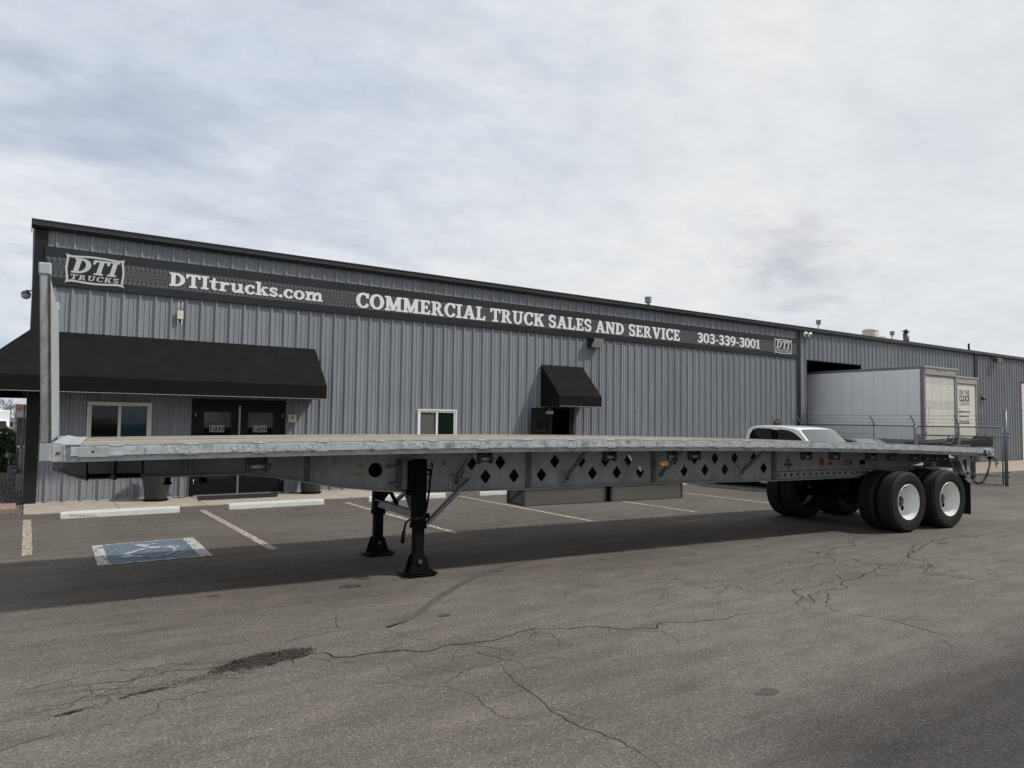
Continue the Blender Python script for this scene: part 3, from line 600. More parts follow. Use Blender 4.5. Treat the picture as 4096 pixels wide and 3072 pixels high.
def ribbon(mb, pts, w, z, taper=True, jit=0.75):
    n = len(pts); vs = []; pw = 1.0
    for i, p in enumerate(pts):
        a = pts[max(0, i-1)]; b = pts[min(n-1, i+1)]; dx, dy = b[0]-a[0], b[1]-a[1]; l = math.hypot(dx, dy)+1e-9
        t = min(1, 6*min(i, n-1-i)/n+0.15) if taper else 1.0
        pw = pw*0.6+0.4*rc.uniform(1-jit, 1+jit); ww = w*0.5*t*pw
        vs += [(p[0]-dy/l*ww, p[1]+dx/l*ww, z), (p[0]+dy/l*ww, p[1]-dx/l*ww, z)]
    mb.add(vs, [(2*i, 2*i+1, 2*i+3, 2*i+2) for i in range(n-1)])
for wd, pts in CRACKS:
    mb = MB(); path = crack_path(pts); ribbon(mb, path, wd*(0.52 if math.hypot(*pts[0]) < 7.5 else 0.72), 0.004)
    for _ in range(int(len(path)/16)):
        i = rc.randrange(2, len(path)-2); p = path[i]; a = math.atan2(path[i+1][1]-p[1], path[i+1][0]-p[0])+rc.choice((-1, 1))*rc.uniform(.5, 1.3); l = rc.uniform(.08, .45)
        ribbon(mb, crack_path([p, (p[0]+math.cos(a)*l, p[1]+math.sin(a)*l)]), wd*0.26, 0.0035)
    obj('crack', mb, 'crack', ground)
mb = MB()      # hairline cracks over the yard
for _ in range(46):
    x, y = rc.uniform(2, 22), rc.uniform(1.5, 14); a = rc.uniform(0, 6.28); pts = [(x, y)]
    for _ in range(rc.randrange(2, 5)):
        a += rc.gauss(0, .6); l = rc.uniform(.15, .6); pts.append((pts[-1][0]+math.cos(a)*l, pts[-1][1]+math.sin(a)*l))
    ribbon(mb, crack_path(pts), 0.003, 0.003)
tag(obj('hairline_crack', mb, 'crack', ground), kind='stuff')
# crumbled patch: loose lumps of broken asphalt
mb = MB()
def lump(mb, x, y, r):
    z0 = 0.001; vs = []
    for k in range(6):
        t = k*math.pi/3+rc.uniform(-.3, .3); rr = r*rc.uniform(.7, 1.2); vs.append((x+rr*math.cos(t), y+rr*math.sin(t), z0))
    vs.append((x+rc.uniform(-.3, .3)*r, y+rc.uniform(-.3, .3)*r, z0+r*rc.uniform(.5, .9)))
    mb.add(vs, [(k, (k+1) % 6, 6) for k in range(6)])
for _ in range(3600):
    t = rc.random(); cx, cy = 1.20+t*0.66, 5.43+t*0.12; sp = 0.015+0.075*t*(1.15-t)*1.9
    lump(mb, cx+rc.gauss(0, .04), cy+rc.gauss(0, sp), rc.uniform(.002, .0075))
for _ in range(500):
    t = rc.random()**2; lump(mb, 1.2-t*1.1, 5.40-t*0.30+rc.gauss(0, .03), rc.uniform(.002, .005))
tag(obj('loose_asphalt', mb, 'rubble', ground), kind='stuff')
mb = MB()
for a_, b_, w_ in (((1.25, 5.46), (1.84, 5.55), .11), ((1.45, 5.40), (1.83, 5.42), .06), ((.55, 5.22), (.85, 5.27), .03), ((.2, 5.13), (.36, 5.16), .035)): ribbon(mb, frac(a_, b_, .1, 6)+[b_], w_, 0.0025, True, .9)
obj('worn_patch', mb, 'rubble', ground)
# a fine web of secondary cracks where the long cracks meet, and small oil spots
mb = MB()
for (hx_, hy_, sp_, n_) in ((6.35, 5.35, .45, 26), (9.4, 5.1, .9, 34), (3.2, 4.7, .35, 8), (.6, 5.2, .5, 14), (7.4, 4.9, .5, 10), (10.5, 4.3, .9, 14)):
    for _ in range(n_):
        x, y = hx_+rc.gauss(0, sp_), hy_+rc.gauss(0, sp_*.5); a = rc.uniform(0, 6.28); pts = [(x, y)]
        for _ in range(rc.randrange(2, 4)): a += rc.gauss(0, .8); l = rc.uniform(.08, .28); pts.append((pts[-1][0]+math.cos(a)*l, pts[-1][1]+math.sin(a)*l))
        ribbon(mb, crack_path(pts), 0.0022+0.0002*math.hypot(hx_, hy_), 0.0032)
tag(obj('hairline_crack', mb, 'crack', ground), kind='stuff')
mb = MB()
for _ in range(26):
    x, y = rc.uniform(1.5, 14), rc.uniform(2.5, 14.3); r = rc.uniform(.015, .06)*(1+y/14); a = rc.uniform(0, 3.14)
    mb.add([(x+r*rc.uniform(.6, 1.2)*math.cos(t)*1.6, y+r*rc.uniform(.6, 1.1)*math.sin(t), .0028) for t in np.arange(14)/14*6.283], [tuple(range(14))])
tag(obj('oil_spot', mb, mat('oil_stain', (0.05, 0.046, 0.043), 0.7, var=.2), ground), kind='stuff')
mb = MB(); sk = smooth_closed(SKID, 8)[:len(SKID)*8-16]
ribbon(mb, sk, 0.085, 0.002, True, .25); obj('tyre_mark', mb, 'skid', ground)
# parking bay lines
for i, x in enumerate((0.065, 2.86, 5.73, 8.55, 11.30, 14.1, 16.65, 19.5, 22.3)):
    y0 = 11.05 if i == 0 else 9.98
    mb = MB(); n = 40; vs = []
    for k in range(n+1):
        y = y0+(14.85-y0)*k/n; vs += [(x-.058+rc.uniform(-.006, .006), y, .0045), (x+.058+rc.uniform(-.006, .006), y, .0045)]
    mb.add(vs, [(2*k, 2*k+1, 2*k+3, 2*k+2) for k in range(n)]); obj('parking_line', mb, 'line', ground)
mb = MB().quad((12.0, 2.3, .0045), (13.5, 2.0, .0045), (13.52, 2.1, .0045), (12.02, 2.4, .0045))
# accessible bay marking
Q = [(0.76, 9.90), (2.06, 9.92), (2.11, 11.54), (0.80, 11.46)]
def bq(u, v):
    a = (Q[0][0]*(1-u)+Q[1][0]*u, Q[0][1]*(1-u)+Q[1][1]*u); b = (Q[3][0]*(1-u)+Q[2][0]*u, Q[3][1]*(1-u)+Q[2][1]*u)
    return (a[0]*(1-v)+b[0]*v, a[1]*(1-v)+b[1]*v)
def patch(mb, u0, u1, v0, v1, z, n=24):
    vs = [(*bq(u0+(u1-u0)*i/n, v0+(v1-v0)*j/n), z) for i in range(n+1) for j in range(n+1)]
    mb.add(vs, [(i*(n+1)+j, (i+1)*(n+1)+j, (i+1)*(n+1)+j+1, i*(n+1)+j+1) for i in range(n) for j in range(n)])
hm = MB(); patch(hm, 0, 1, 0, 1, .004); hm = obj('accessible_marking', hm, 'bluepaint', ground)
mb = MB(); patch(mb, 0, .10, 0, 1, .008, 10); patch(mb, .885, 1, 0, 1, .008, 10); patch(mb, .10, .885, 0, .035, .008, 10); patch(mb, .10, .885, .965, 1, .008, 10)
obj('border', mb, 'whitepaint', hm)
mb = MB()
def ux(u, v): x, y = bq(u, v); return (x, y)
sz_ = [.0080]
def symline(pts, w):
    sz_[0] += .0007; ribbon(mb, [ux(*p) for p in pts], w, sz_[0], False, .1)
mb.add([(*ux(.26+.065*math.cos(t), .30+.075*math.sin(t)), .0120) for t in np.arange(16)/16*6.283], [tuple(range(16))])     # head
symline([(.24, .34), (.33, .50), (.46, .60)], .10); symline([(.42, .86), (.52, .62), (.78, .56)], .12); symline([(.48, .66), (.80, .62)], .05); symline([(.46, .80), (.60, .82)], .10)
symline([(.38+.22*math.cos(t)+.12, .45+.27*math.sin(t)) for t in np.linspace(-2.9, .6, 24)], .05)
obj('wheelchair_symbol', mb, 'symbolpaint', hm)
# pavement slabs along the wall
sw = tag(obj('sidewalk', MB().box(0, 24.6, 15.53, 17.24, -.05, .012), 'concrete'), 'tan concrete walkway along the foot of the metal wall', None, None, 'structure')
x = 0.0
for k in range(16):
    w = 1.53
    o = obj('slab', MB().box(x+.006, x+w-.006, 15.50+rc.uniform(-.01, .01), 17.24, .0, .030+rc.uniform(-.002, .002)), 'concrete', sw, 0.006); x += w
for k in range(9):
    pass
ap = tag(obj('concrete_apron', MB().quad((25.7, 13.0, .006), (70, 13.0, .006), (70, 17.24, .006), (25.7, 17.24, .006)), 'apron'), 'pale concrete apron in front of the roll-up doors', None, None, 'structure')
# left: gravel bed with pinkish slab
gb = tag(obj('gravel_bed', MB().box(-9, -0.02, 17.35, 27.5, -.05, .02), 'gravel'), 'dark stony planting bed beside the left wall', None, None, 'structure')
mb = MB()
for _ in range(5200):
    y = 17.35+10*rc.random()**1.6; x = rc.uniform(-2.2, -.03); r = rc.uniform(.02, .05); z0 = .015; vs = []
    for k in range(5): t = k*1.256+rc.uniform(-.3, .3); vs.append((x+r*rc.uniform(.7, 1.2)*math.cos(t), y+r*rc.uniform(.7, 1.2)*math.sin(t), z0))
    vs.append((x, y, z0+r*rc.uniform(.6, 1))); mb.add(vs, [(k, (k+1) % 5, 5) for k in range(5)])
for _ in range(500):
    x = rc.uniform(-.75, -.02); y = rc.uniform(15.75, 17.3)
    if x < -.35+(y-15.75)*.1 and y > 16.0: continue
    r = rc.uniform(.012, .03); vs = [(x+r*math.cos(k*1.256), y+r*math.sin(k*1.256), .004) for k in range(5)]+[(x, y, .004+r)]; mb.add(vs, [(k, (k+1) % 5, 5) for k in range(5)])
tag(obj('gravel', mb, mat('gravel_stones', (0.13, 0.105, 0.095), 0.9, var=0.7, vscale=14)), 'loose mixed grey and brown stones in the bed beside the left wall', 'gravel', kind='stuff')
tag(obj('flagstone', MB().box(-3.0, -.12, 16.35, 17.33, 0, .045), 'pinkslab'), 'pinkish concrete path slab left of the building corner', None, None, 'structure')
# wheel stops
def wheel_stop(x0, label):
    t = MB(); L_ = 1.90; n = 10; sec = [(-.075, 0), (-.065, .075), (-.04, .115), (.04, .115), (.065, .075), (.075, 0)]
    for i in range(n+1):
        u = L_*i/n; k = 0.94 if i in (0, n) else 1.0
        t.v += [(x0+u, 14.80+y*k+rc.uniform(-.003, .003), z*k) for y, z in sec]
    for i in range(n):
        for j in range(5): t.f.append((i*6+j, (i+1)*6+j, (i+1)*6+j+1, i*6+j+1)); t.sm.append(False)
    t.f += [tuple(range(6)), tuple(n*6+j for j in range(6))]; t.sm += [False, False]
    o = obj('wheel_stop', t, 'stop', None, .006); tag(o, label, 'wheel stop', 'concrete wheel stops along the walkway')
    return o
ws = wheel_stop(0.54, 'pale concrete wheel stop with a dark tyre print, nearest the building corner')
mb = MB()
for k in range(9):
    u = .70+k*.047; z0 = .075-k*.0055; mb.quad((u, 14.7215, z0-.028), (u+.018, 14.7215, z0-.030), (u+.002, 14.728, z0), (u-.016, 14.728, z0+.002))
obj('tyre_print', mb, mat('tyre_print_grey', (.24, .24, .23), .9), ws)
wheel_stop(3.33, 'concrete wheel stop in front of the black double doors'); wheel_stop(6.23, 'concrete wheel stop seen behind the landing gear legs')
wheel_stop(9.06, 'concrete wheel stop seen just left of the under-frame boxes'); wheel_stop(11.9, 'concrete wheel stop hidden behind the under-frame boxes')
wheel_stop(14.3, 'concrete wheel stop right of the under-frame boxes'); wheel_stop(17.25, 'concrete wheel stop behind the white pickup')
# ------------------------------------------------------------ metal building
YW = 17.25
bld = thing('metal_building', 'long grey ribbed-metal commercial building with black trim and gutter behind the trailer', 'building', (0, YW, 0))
OPEN = [(1.018, 2.224, 0.98, 2.09), (3.03, 5.10, 0.0, 2.20), (8.60, 9.79, 0.98, 2.08), (13.04, 13.93, 0.0, 2.22), (25.93, 29.83, 0.0, 4.40), (34.6, 38.6, 0.0, 4.05), (45.90, 50.4, 0.0, 4.38)]
PITCH = 0.311; ZT = 5.56; XE = 58.0
def profile(x0, x1):
    """rib profile points (x, depth) for the panel between x0 and x1; ribs at 0.36+k*PITCH"""
    pts = set([round(x0, 4), round(x1, 4)])
    k0 = int((x0-1)/PITCH)-1; k1 = int((x1+1)/PITCH)+2
    br = []
    for k in range(k0, k1):
        c = 0.36+k*PITCH
        br += [(c-.036, 0), (c-.017, .037), (c+.017, .037), (c+.036, 0)]
        for q in (.104, .207): br += [(c+q-.014, 0), (c+q-.005, .011), (c+q+.005, .011), (c+q+.014, 0)]
    br.sort(); xs = [b[0] for b in br]; ds = [b[1] for b in br]
    allx = sorted(set([x0, x1]+[x for x in xs if x0 < x < x1]+[e for o in OPEN for e in o[:2] if x0 < e < x1]))
    return [(x, float(np.interp(x, xs, ds))) for x in allx]
_pc = {}
def wall_panel(x0, x1, zs, ze, lap=0.0):
    pr = profile(x0, x1); mb = MB()
    for (xa, da), (xb, db) in zip(pr, pr[1:]):
        xm = (xa+xb)/2; iv = [(zs, ze)]
        for ox0, ox1, oz0, oz1 in OPEN:
            if ox0 < xm < ox1:
                nv = []
                for a, b in iv:
                    if oz0 > a: nv.append((a, min(b, oz0)))
                    if oz1 < b: nv.append((max(a, oz1), b))
                iv = [q for q in nv if q[1]-q[0] > 1e-3]
        for a, b in iv: mb.add([(xa, YW-da-lap, a), (xb, YW-db-lap, a), (xb, YW-db-lap, b), (xa, YW-da-lap, b)], [(0, 1, 2, 3)])
    if mb.f: obj('wall_panel', mb, 'siding', bld)
x = 0.05; PW = PITCH*3
cols_ = [(25.24, 25.47), (40.36, 40.76)]
edges = [0.205]
e = 0.36+PITCH*3-.155
while e < XE: edges.append(e); e += PW
edges.append(XE)
for a, b in zip(edges, edges[1:]):
    if b < 25.3 or a < 25.3 < b:
        wall_panel(a, b, 0.03, ZT)
    else:
        wall_panel(a, b, 0.03, 4.36); wall_panel(a, b, 4.33, ZT, 0.004)
# backing wall so that no light leaks between overlapping sheets
mb = MB()
xs_ = sorted(set([0.02, XE]+[q for o in OPEN for q in o[:2]]))
for xa, xb in zip(xs_, xs_[1:]):
    xm = (xa+xb)/2; iv = [(0.0, 5.5)]
    for o in OPEN:
        if o[0] < xm < o[1]:
            nv = []
            for a, b in iv:
                if o[2] > a: nv.append((a, o[2]))
                if o[3] < b: nv.append((o[3], b))
            iv = nv
    for a, b in iv: mb.box(xa, xb, YW+.02, YW+.14, a, b)
obj('inner_wall', mb, 'darkroom', bld)
# screws
mb = MB()
for z in (0.09, 0.62, 1.38, 2.16, 2.93, 3.55, 4.1):
    for k in range(int(25/PITCH)):
        xx = 0.36+k*PITCH
        for dx in ((.052, -.052) if rc.random() < .75 else (.052,)):
            if any(o[0]-.05 < xx+dx < o[1]+.05 and o[2]-.05 < z < o[3]+.05 for o in OPEN): continue
            if z not in (0.09, 2.16) and rc.random() > .18: continue
            mb.box(xx+dx-.007, xx+dx+.007, YW-.010, YW-.0005, z-.007, z+.007)
tag(obj('panel_screw', mb, 'inkgrey', bld), kind='stuff')
# corner and column trims
obj('corner_trim', MB().box(-.02, .20, YW-.045, YW+.02, 0.0, 5.545).box(-.02, 0.02, YW+.021, YW+.22, 0.0, 5.545), 'trim', bld, .004)
obj('column_trim', MB().box(25.235, 25.47, YW-.05, YW+.02, 0.0, 5.545), 'trim', bld, .004)
obj('column_trim', MB().box(40.36, 40.74, YW-.05, YW+.02, 0.0, 5.545), 'trim', bld, .004)
obj('ceiling', MB().box(.2, 57.8, YW+.15, 44.8, 5.42, 5.46), 'darkroom', bld)
obj('base_trim', MB().box(.2, 25.2, YW-.012, YW+.01, .03, .055), 'pipingwhite', bld)
# eaves: gutter with lip, roof sheet and gables
mb = MB(); mb.prism([(YW-.02, 5.545), (YW-.13, 5.555), (YW-.175, 5.62), (YW-.175, 5.70), (YW-.155, 5.70), (YW-.02, 5.69)], 'x', -.07, XE); obj('gutter', mb, 'gutter', bld)
obj('gutter_lip', MB().box(-.072, XE, YW-.192, YW-.170, 5.695, 5.713).box(-.072, XE, YW-.185, YW-.173, 5.60, 5.612), 'gutterlip', bld)
for k in range(0): obj('gutter_strap', MB().box(2.9+k*6.1, 2.93+k*6.1, YW-.20, YW-.02, 5.714, 5.722), 'gutterlip', bld)
obj('eave_end', MB().prism([(YW-.19, 5.53), (YW-.19, 5.72), (YW+.4, 5.77), (YW+.4, 5.55)], 'x', -.085, -.071), 'gutter', bld)
rf = obj('roof', MB().add([(-.06, YW-.1, 5.70), (XE, YW-.1, 5.70), (XE, 31, 6.85), (-.06, 31, 6.85), (XE, 45, 5.70), (-.06, 45, 5.70)], [(0, 1, 2, 3), (3, 2, 4, 5)]), 'roof', bld)
obj('side_wall', MB().prism([(YW+.02, 0), (YW+.02, 5.6), (31, 6.8), (45, 5.6), (45, 0)], 'x', 0.0, .15), 'siding', bld)
mb = MB()
for k in range(88):
    y = YW+.4+k*.31; mb.prism([(-.03, y+.015), (-.03, y-.015), (0, y-.035), (0, y+.035)], 'z', .05, 5.5)
tag(obj('side_wall_rib', mb, 'siding', bld), kind='stuff')
obj('rake_trim', MB().prism([(YW+.02, 5.50), (YW+.02, 5.74), (31, 6.92), (31, 6.68)], 'x', -.05, -.01), 'vinylw', bld)
obj('end_wall', MB().box(XE-.1, XE, YW+.02, 45, 0, 5.6).box(0, XE, 44.9, 45, 0, 5.6), 'siding', bld)
# windows
def window(x0, x1, z0, z1, xm, mv, gl, gr, name='window'):
    w = obj(name, MB().box(x0, x1, YW-.05, YW+.06, z1-.035, z1).box(x0, x1, YW-.05, YW+.06, z0, z0+.035).box(x0, x0+.04, YW-.05, YW+.06, z0+.035, z1-.035).box(x1-.04, x1, YW-.05, YW+.06, z0+.035, z1-.035), mv, bld, .004)
    f = .045
    obj('sash', MB().box(x0+.04, x1-.04, YW-.03, YW+.04, z1-.035-f, z1-.035).box(x0+.04, x1-.04, YW-.03, YW+.04, z0+.035, z0+.035+f).box(x0+.04, x0+.04+f, YW-.03, YW+.04, z0+.035+f, z1-.035-f).box(x1-.04-f, x1-.04, YW-.03, YW+.04, z0+.035+f, z1-.035-f).box(xm-.028, xm+.028, YW-.032, YW+.04, z0+.035+f, z1-.035-f), mv, w, .003)
    obj('pane', MB().box(x0+.04+f, xm-.028, YW+.005, YW+.012, z0+.08, z1-.08), gl, w)
    obj('pane', MB().box(xm+.028, x1-.04-f, YW-.008, YW-.001, z0+.08, z1-.08), gr, w)
    return w
window(1.018, 2.224, 0.98, 2.09, 1.615, 'vinyl', 'glass', 'glassblue')
window(8.60, 9.79, 0.98, 2.08, 9.185, 'vinylw', 'blind', 'glassgreen')
# double door
dd = obj('double_door', MB().box(3.03, 3.105, YW-.05, YW+.05, .03, 2.2).box(5.03, 5.10, YW-.05, YW+.05, .03, 2.2).box(3.105, 5.03, YW-.05, YW+.05, 2.06, 2.2), 'doorblack', bld, .004)
for a, b, g0, g1 in ((3.11, 4.035, 3.285, 3.864), (4.068, 5.025, 4.24, 4.817)):
    z0, z1, q0, q1 = .05, 2.06, .86, 1.915
    obj('door_leaf', MB().box(a, g0, YW-.028, YW+.02, z0, z1).box(g1, b, YW-.028, YW+.02, z0, z1).box(g0, g1, YW-.028, YW+.02, q1, z1).box(g0, g1, YW-.028, YW+.02, z0, q0), 'doorblack', dd, .002)
    obj('door_glass', MB().box(g0, g1, YW-.008, YW, 1.56, q1), 'doorglass', dd)
    obj('door_glass', MB().box(g0, g1, YW-.008, YW, q0, 1.559), 'doorglasslow', dd)
    obj('glazing_bead', MB().box(g0-.02, g1+.02, YW-.035, YW-.0285, q1, q1+.02).box(g0-.02, g0, YW-.035, YW-.0285, q0, q1).box(g1, g1+.02, YW-.035, YW-.0285, q0, q1), 'trim', dd)
    obj('kick_panel', MB().box(g0-.01, g1, YW-.034, YW-.0285, .40, .62).box(g0-.01, g1, YW-.040, YW-.034, .395, .412), 'trim', dd)
    c = (g0+g1)/2
    emblem(bld, c-.005, 1.535, .32, .9, YW-.010, 'decal', 'decalblack', .0012, ('glass_decal_frame', 'glass_decal_panel', 'glass_decal_letter'))
    tm = link('glass_lettering', text_mesh('glass_lettering', 'Established 1983' if a < 4 else 'Colorado Owned & Operated', .048, .0006, 1.05 if a < 4 else .95, .0012), 'letter', bld); tm.rotation_euler = UP; tm.location = Vector((c, YW-.010, 1.33))+tm.location
    obj('flag_decal', MB().box(c-.07, c-.02, YW-.011, YW-.0085, 1.225, 1.27), mat('decal_navy', (.05, .06, .13), .6), bld)
    for k in range(5): obj('flag_stripe', MB().box(c-.02, c+.075, YW-.011, YW-.0085, 1.2255+k*.009, 1.2335+k*.009), 'letter' if k % 2 else mat('decal_red', (.35, .06, .06), .6), bld)
obj('astragal', MB().box(4.032, 4.048, YW-.045, YW-.02, .05, 2.06).box(4.056, 4.070, YW-.045, YW-.02, .05, 2.06), 'alu', dd)
obj('threshold', MB().box(3.11, 5.03, YW-.07, YW+.02, .032, .06), 'alu', dd)
for xx, z in ((3.105, 1.85), (5.028, 1.85), (3.105, .35), (5.028, .35)): obj('hinge', MB().tube([(xx, YW-.055, z-.05), (xx, YW-.055, z+.06)], .010, 8), 'alu', dd)
obj('door_recess', MB().box(3.03, 5.1, YW+.06, YW+.08, 0, 2.2), 'hole', dd)
# single door standing open
obj('door_frame', MB().box(13.04, 13.09, YW-.045, YW+.1, .03, 2.22).box(13.88, 13.93, YW-.045, YW+.1, .03, 2.22).box(13.09, 13.88, YW-.045, YW+.1, 2.17, 2.22), 'doorblack', bld, .004)
obj('frame_edge', MB().box(13.845, 13.852, YW-.04, YW+.1, .03, 2.17), 'gutterlip', bld)
DR = 'open_door'
dl = thing(DR, '', '', (0, 0, 0), 0, None, True)
dl.parent = bld
dl.location = (13.05, -.04, 0); dl.rotation_euler = (0, 0, math.radians(14))     # local -x runs along the leaf
obj('door_panel', MB().box(-.93, -.76, -.045, 0, .05, 2.19).box(-.20, 0, -.045, 0, .05, 2.19).box(-.76, -.20, -.045, 0, 1.86, 2.19).box(-.76, -.20, -.045, 0, .05, .9), 'doorblack', dl, .003)
obj('door_glass', MB().box(-.76, -.20, -.026, -.018, .9, 1.86), 'glassgreen', dl)
obj('door_closer', MB().box(-.33, -.01, -.09, -.046, 2.02, 2.12), 'alu', dl, .006)
obj('closer_arm', MB().tube([(-.04, -.07, 2.13), (-.16, -.10, 2.17), (-.25, -.07, 2.15)], .008, 6), 'alu', dl)
# roll-up doors of the right wing
def rollup(x0, x1, z1, n):
    fr = obj('roll_up_door', MB().box(x0, x0+.06, YW-.03, YW+.05, 0, z1).box(x1-.06, x1, YW-.03, YW+.05, 0, z1).box(x0+.06, x1-.06, YW-.03, YW+.05, z1-.05, z1), 'trim', bld)
    h = (z1-.05)/n
    for k in range(n): obj('door_slat', MB().box(x0+.06, x1-.06, YW+.02, YW+.05, k*h+.006, (k+1)*h-.006), 'truckdoor', fr, .004)
rollup(45.90, 50.4, 4.38, 14); rollup(34.6, 38.6, 4.05, 9)
obj('bay_trim', MB().box(25.90, 25.93, YW-.04, YW+.1, 0, 4.43).box(29.83, 29.86, YW-.04, YW+.1, 0, 4.43).box(25.93, 29.83, YW-.04, YW+.1, 4.40, 4.43), 'trim', bld)
# ------------------------------------------------------------ awnings
def awning(name, xl, xr, label, wrap=False):
    t = thing(name, label, 'awning', (xl, YW-.01, 2.25), 0, 'black fabric awnings on the front wall')
    zt, zv, zb, yf = 3.495, 2.555, 2.255, 16.30; yw = YW-.036; e = .006
    x0f = xl-.95 if wrap else xl
    mb = MB()
    def sheet(p, th=.006):
        p = [Vector(q) for q in p]; n_ = (p[1]-p[0]).cross(p[-1]-p[0]).normalized()*th; k = len(p)
        mb.add(list(p)+[q+n_ for q in p], [tuple(range(k)), tuple(range(k, 2*k))[::-1]]+[(i, (i+1) % k, k+(i+1) % k, k+i) for i in range(k)])
    # slope divided so the cloth sags slightly
    nx = 14 if wrap else 5; ny = 5
    vs = []
    for i in range(nx+1):
        for j in range(ny+1):
            v = j/ny; xa = xl+(xr-xl)*i/nx; xb = x0f+(xr-x0f)*i/nx
            sag = -.012*math.sin(math.pi*v)*(.5+.5*math.cos(i*2*math.pi/(nx/4.0 if wrap else 2.5)))
            vs.append((xa*(1-v)+xb*v, yw+(yf-yw)*v, zt+(zv-zt)*v+sag))
    mb.add(vs, [(i*(ny+1)+j, (i+1)*(ny+1)+j, (i+1)*(ny+1)+j+1, i*(ny+1)+j+1) for i in range(nx) for j in range(ny)], True)
    obj('awning_slope', mb, 'awning', t)
    mb = MB(); mb.quad((x0f, yf, zb), (xr, yf, zb), (xr, yf-.002, zv), (x0f, yf-.002, zv)); obj('valance', mb, 'awning', t)
    mb = MB(); mb.quad((xr, yf, zb), (xr, yw, zb), (xr, yw, zt), (xr, yf, zv))
    obj('awning_side', mb, 'awning', t)
    if not wrap: obj('awning_side', MB().quad((xl, yf, zb), (xl, yw, zb), (xl, yw, zt), (xl, yf, zv)), 'awning', t)
    if wrap:     # wraps round the building corner along the side wall
        mb = MB(); mb.quad((xl, yw, zt), (xl, yw+7.0, zt), (x0f, yw+7.0, zv), (x0f, yf, zv)); obj('awning_slope', mb, 'awning', t)
        obj('valance', MB().quad((x0f, yf, zb), (x0f, yw+7.0, zb), (x0f, yw+7.0, zv), (x0f, yf, zv)), 'awning', t)
        obj('awning_side', MB().quad((x0f, yw+7, zb), (xl, yw+7, zb), (xl, yw+7, zt), (x0f, yw+7, zv)), 'awning', t)
    obj('hem', MB().box(x0f, xr, yf-.006, yf+.004, zb-.010, zb-.001).box(xr-.004, xr+.006, yf+.005, yw, zb-.010, zb-.001), 'pipingwhite', t)
    mb = MB()
    for k in range(int((xr-x0f)/1.4)+1):
        xx = x0f+.03+k*(xr-x0f-.06)/max(1, int((xr-x0f)/1.4)); xx = min(max(xx, xl+.03 if not wrap else x0f+.03), xr-.03)
        mb.bar((xx, yf+.02, zb+.02), (xx, yw if xx > xl else yw+.5, zb+.02), .03, .03); mb.bar((xx, yf+.02, zb+.02), (xx, yf+.02, zv-.03), .03, .03)
        if xx > xl: mb.bar((xx, yf+.02, zv-.03), (xx, yw, zt-.05), .03, .03)
    mb.bar((x0f+.02, yf+.02, zb+.02), (xr-.02, yf+.02, zb+.02), .03, .03); mb.bar((xl+.0, yw-.02, zb+.02), (xr-.02, yw-.02, zb+.02), .03, .03)
    if wrap: mb.bar((x0f+.02, yf, zb+.02), (x0f+.02, yw+7, zb+.02), .03, .03); mb.bar((xl-.06, yw, zb+.02), (xl-.06, yw+7, zb+.02), .03, .03)
    obj('awning_frame', mb, 'trim', t)
    return t
awning('awning', -.03, 5.775, 'long black awning over the double doors wrapping the left building corner', True)
awning('awning', 12.65, 14.247, 'small black awning over the single open door')
# ------------------------------------------------------------ fascia sign
sg = thing('fascia_sign', 'long black banner sign with white lettering and grey tyre tread pattern under the eaves', 'sign', (0.15, YW-.04, 4.4))
ys = YW-.07; seams = [0.16, 3.17, 6.35, 9.48, 12.62, 15.76, 18.90, 22.04, 25.22]
for a, b in zip(seams, seams[1:]): obj('sign_board', MB().box(a+.004, b-.004, ys, YW-.036, 4.43+rc.uniform(-.003, .003), 5.215), 'sign', sg, .003)
tp = MB(); yt = ys-.0035; px = 0.0895
def tquad(*pts):
    tp.add([(x, yt, z) for x, z in pts], [tuple(range(len(pts)))])
skip = []
k = 0; x = 0.2
while x < 25.12:
    w = px*.86; zc = 4.80; j = rc.uniform(-.001, .001)
    for sgn in (1, -1):
        def Z(d): return zc+sgn*d
        o = 0 if sgn == 1 else px*.35
        tquad((x+o-.012, Z(.205)), (x+o+w-.018, Z(.205)), (x+o+w, Z(.150)), (x+o+w-.004, Z(.125)), (x+o+w*.55, Z(.112)), (x+o+.012, Z(.135)), (x+o, Z(.16)))
        tquad((x+o+.022, Z(.122)), (x+o+w*.55+.012, Z(.103)), (x+o+w+.012, Z(.118)), (x+o+w+.016, Z(.09)), (x+o+w+.004, Z(.070)), (x+o+w*.5, Z(.078)), (x+o+.014, Z(.072)))
        tquad((x+o-.012, Z(.066)), (x+o+w*.5-.012, Z(.070)), (x+o+w-.014, Z(.062)), (x+o+w-.006, Z(.045)), (x+o+w-.014, Z(.028)), (x+o+w*.5-.012, Z(.036)), (x+o-.010, Z(.030)))
    tquad((x-.002, zc+.018), (x+px*.5, zc+.026), (x+px-.003, zc+.018), (x+px-.003, zc-.022), (x+px*.5, zc-.014), (x-.002, zc-.022))
    x += px
obj('tread_print', tp, 'tread', sg)
yl = ys-.009
letters(sg, 'DTItrucks.com', 2.474, 5.915, 4.675, .29, yl, gap=.06)
for wd, a, b in (('COMMERCIAL', 6.79, 10.64), ('TRUCK', 10.81, 12.705), ('SALES', 12.885, 14.555), ('AND', 14.735, 15.94), ('SERVICE', 16.155, 18.545)):
    letters(sg, wd, a, b, 4.632, .372, yl, gap=.075)
letters(sg, '303-339-3001', 19.43, 22.88, 4.655, .338, yl, gap=.045)
emblem(sg, 1.055, 4.81, 1.075, 1.02, yl, 'silver', 'decalblack', .006)
emblem(sg, 24.322, 4.838, 1.10, .96, yl, 'silver', 'decalblack', .006)
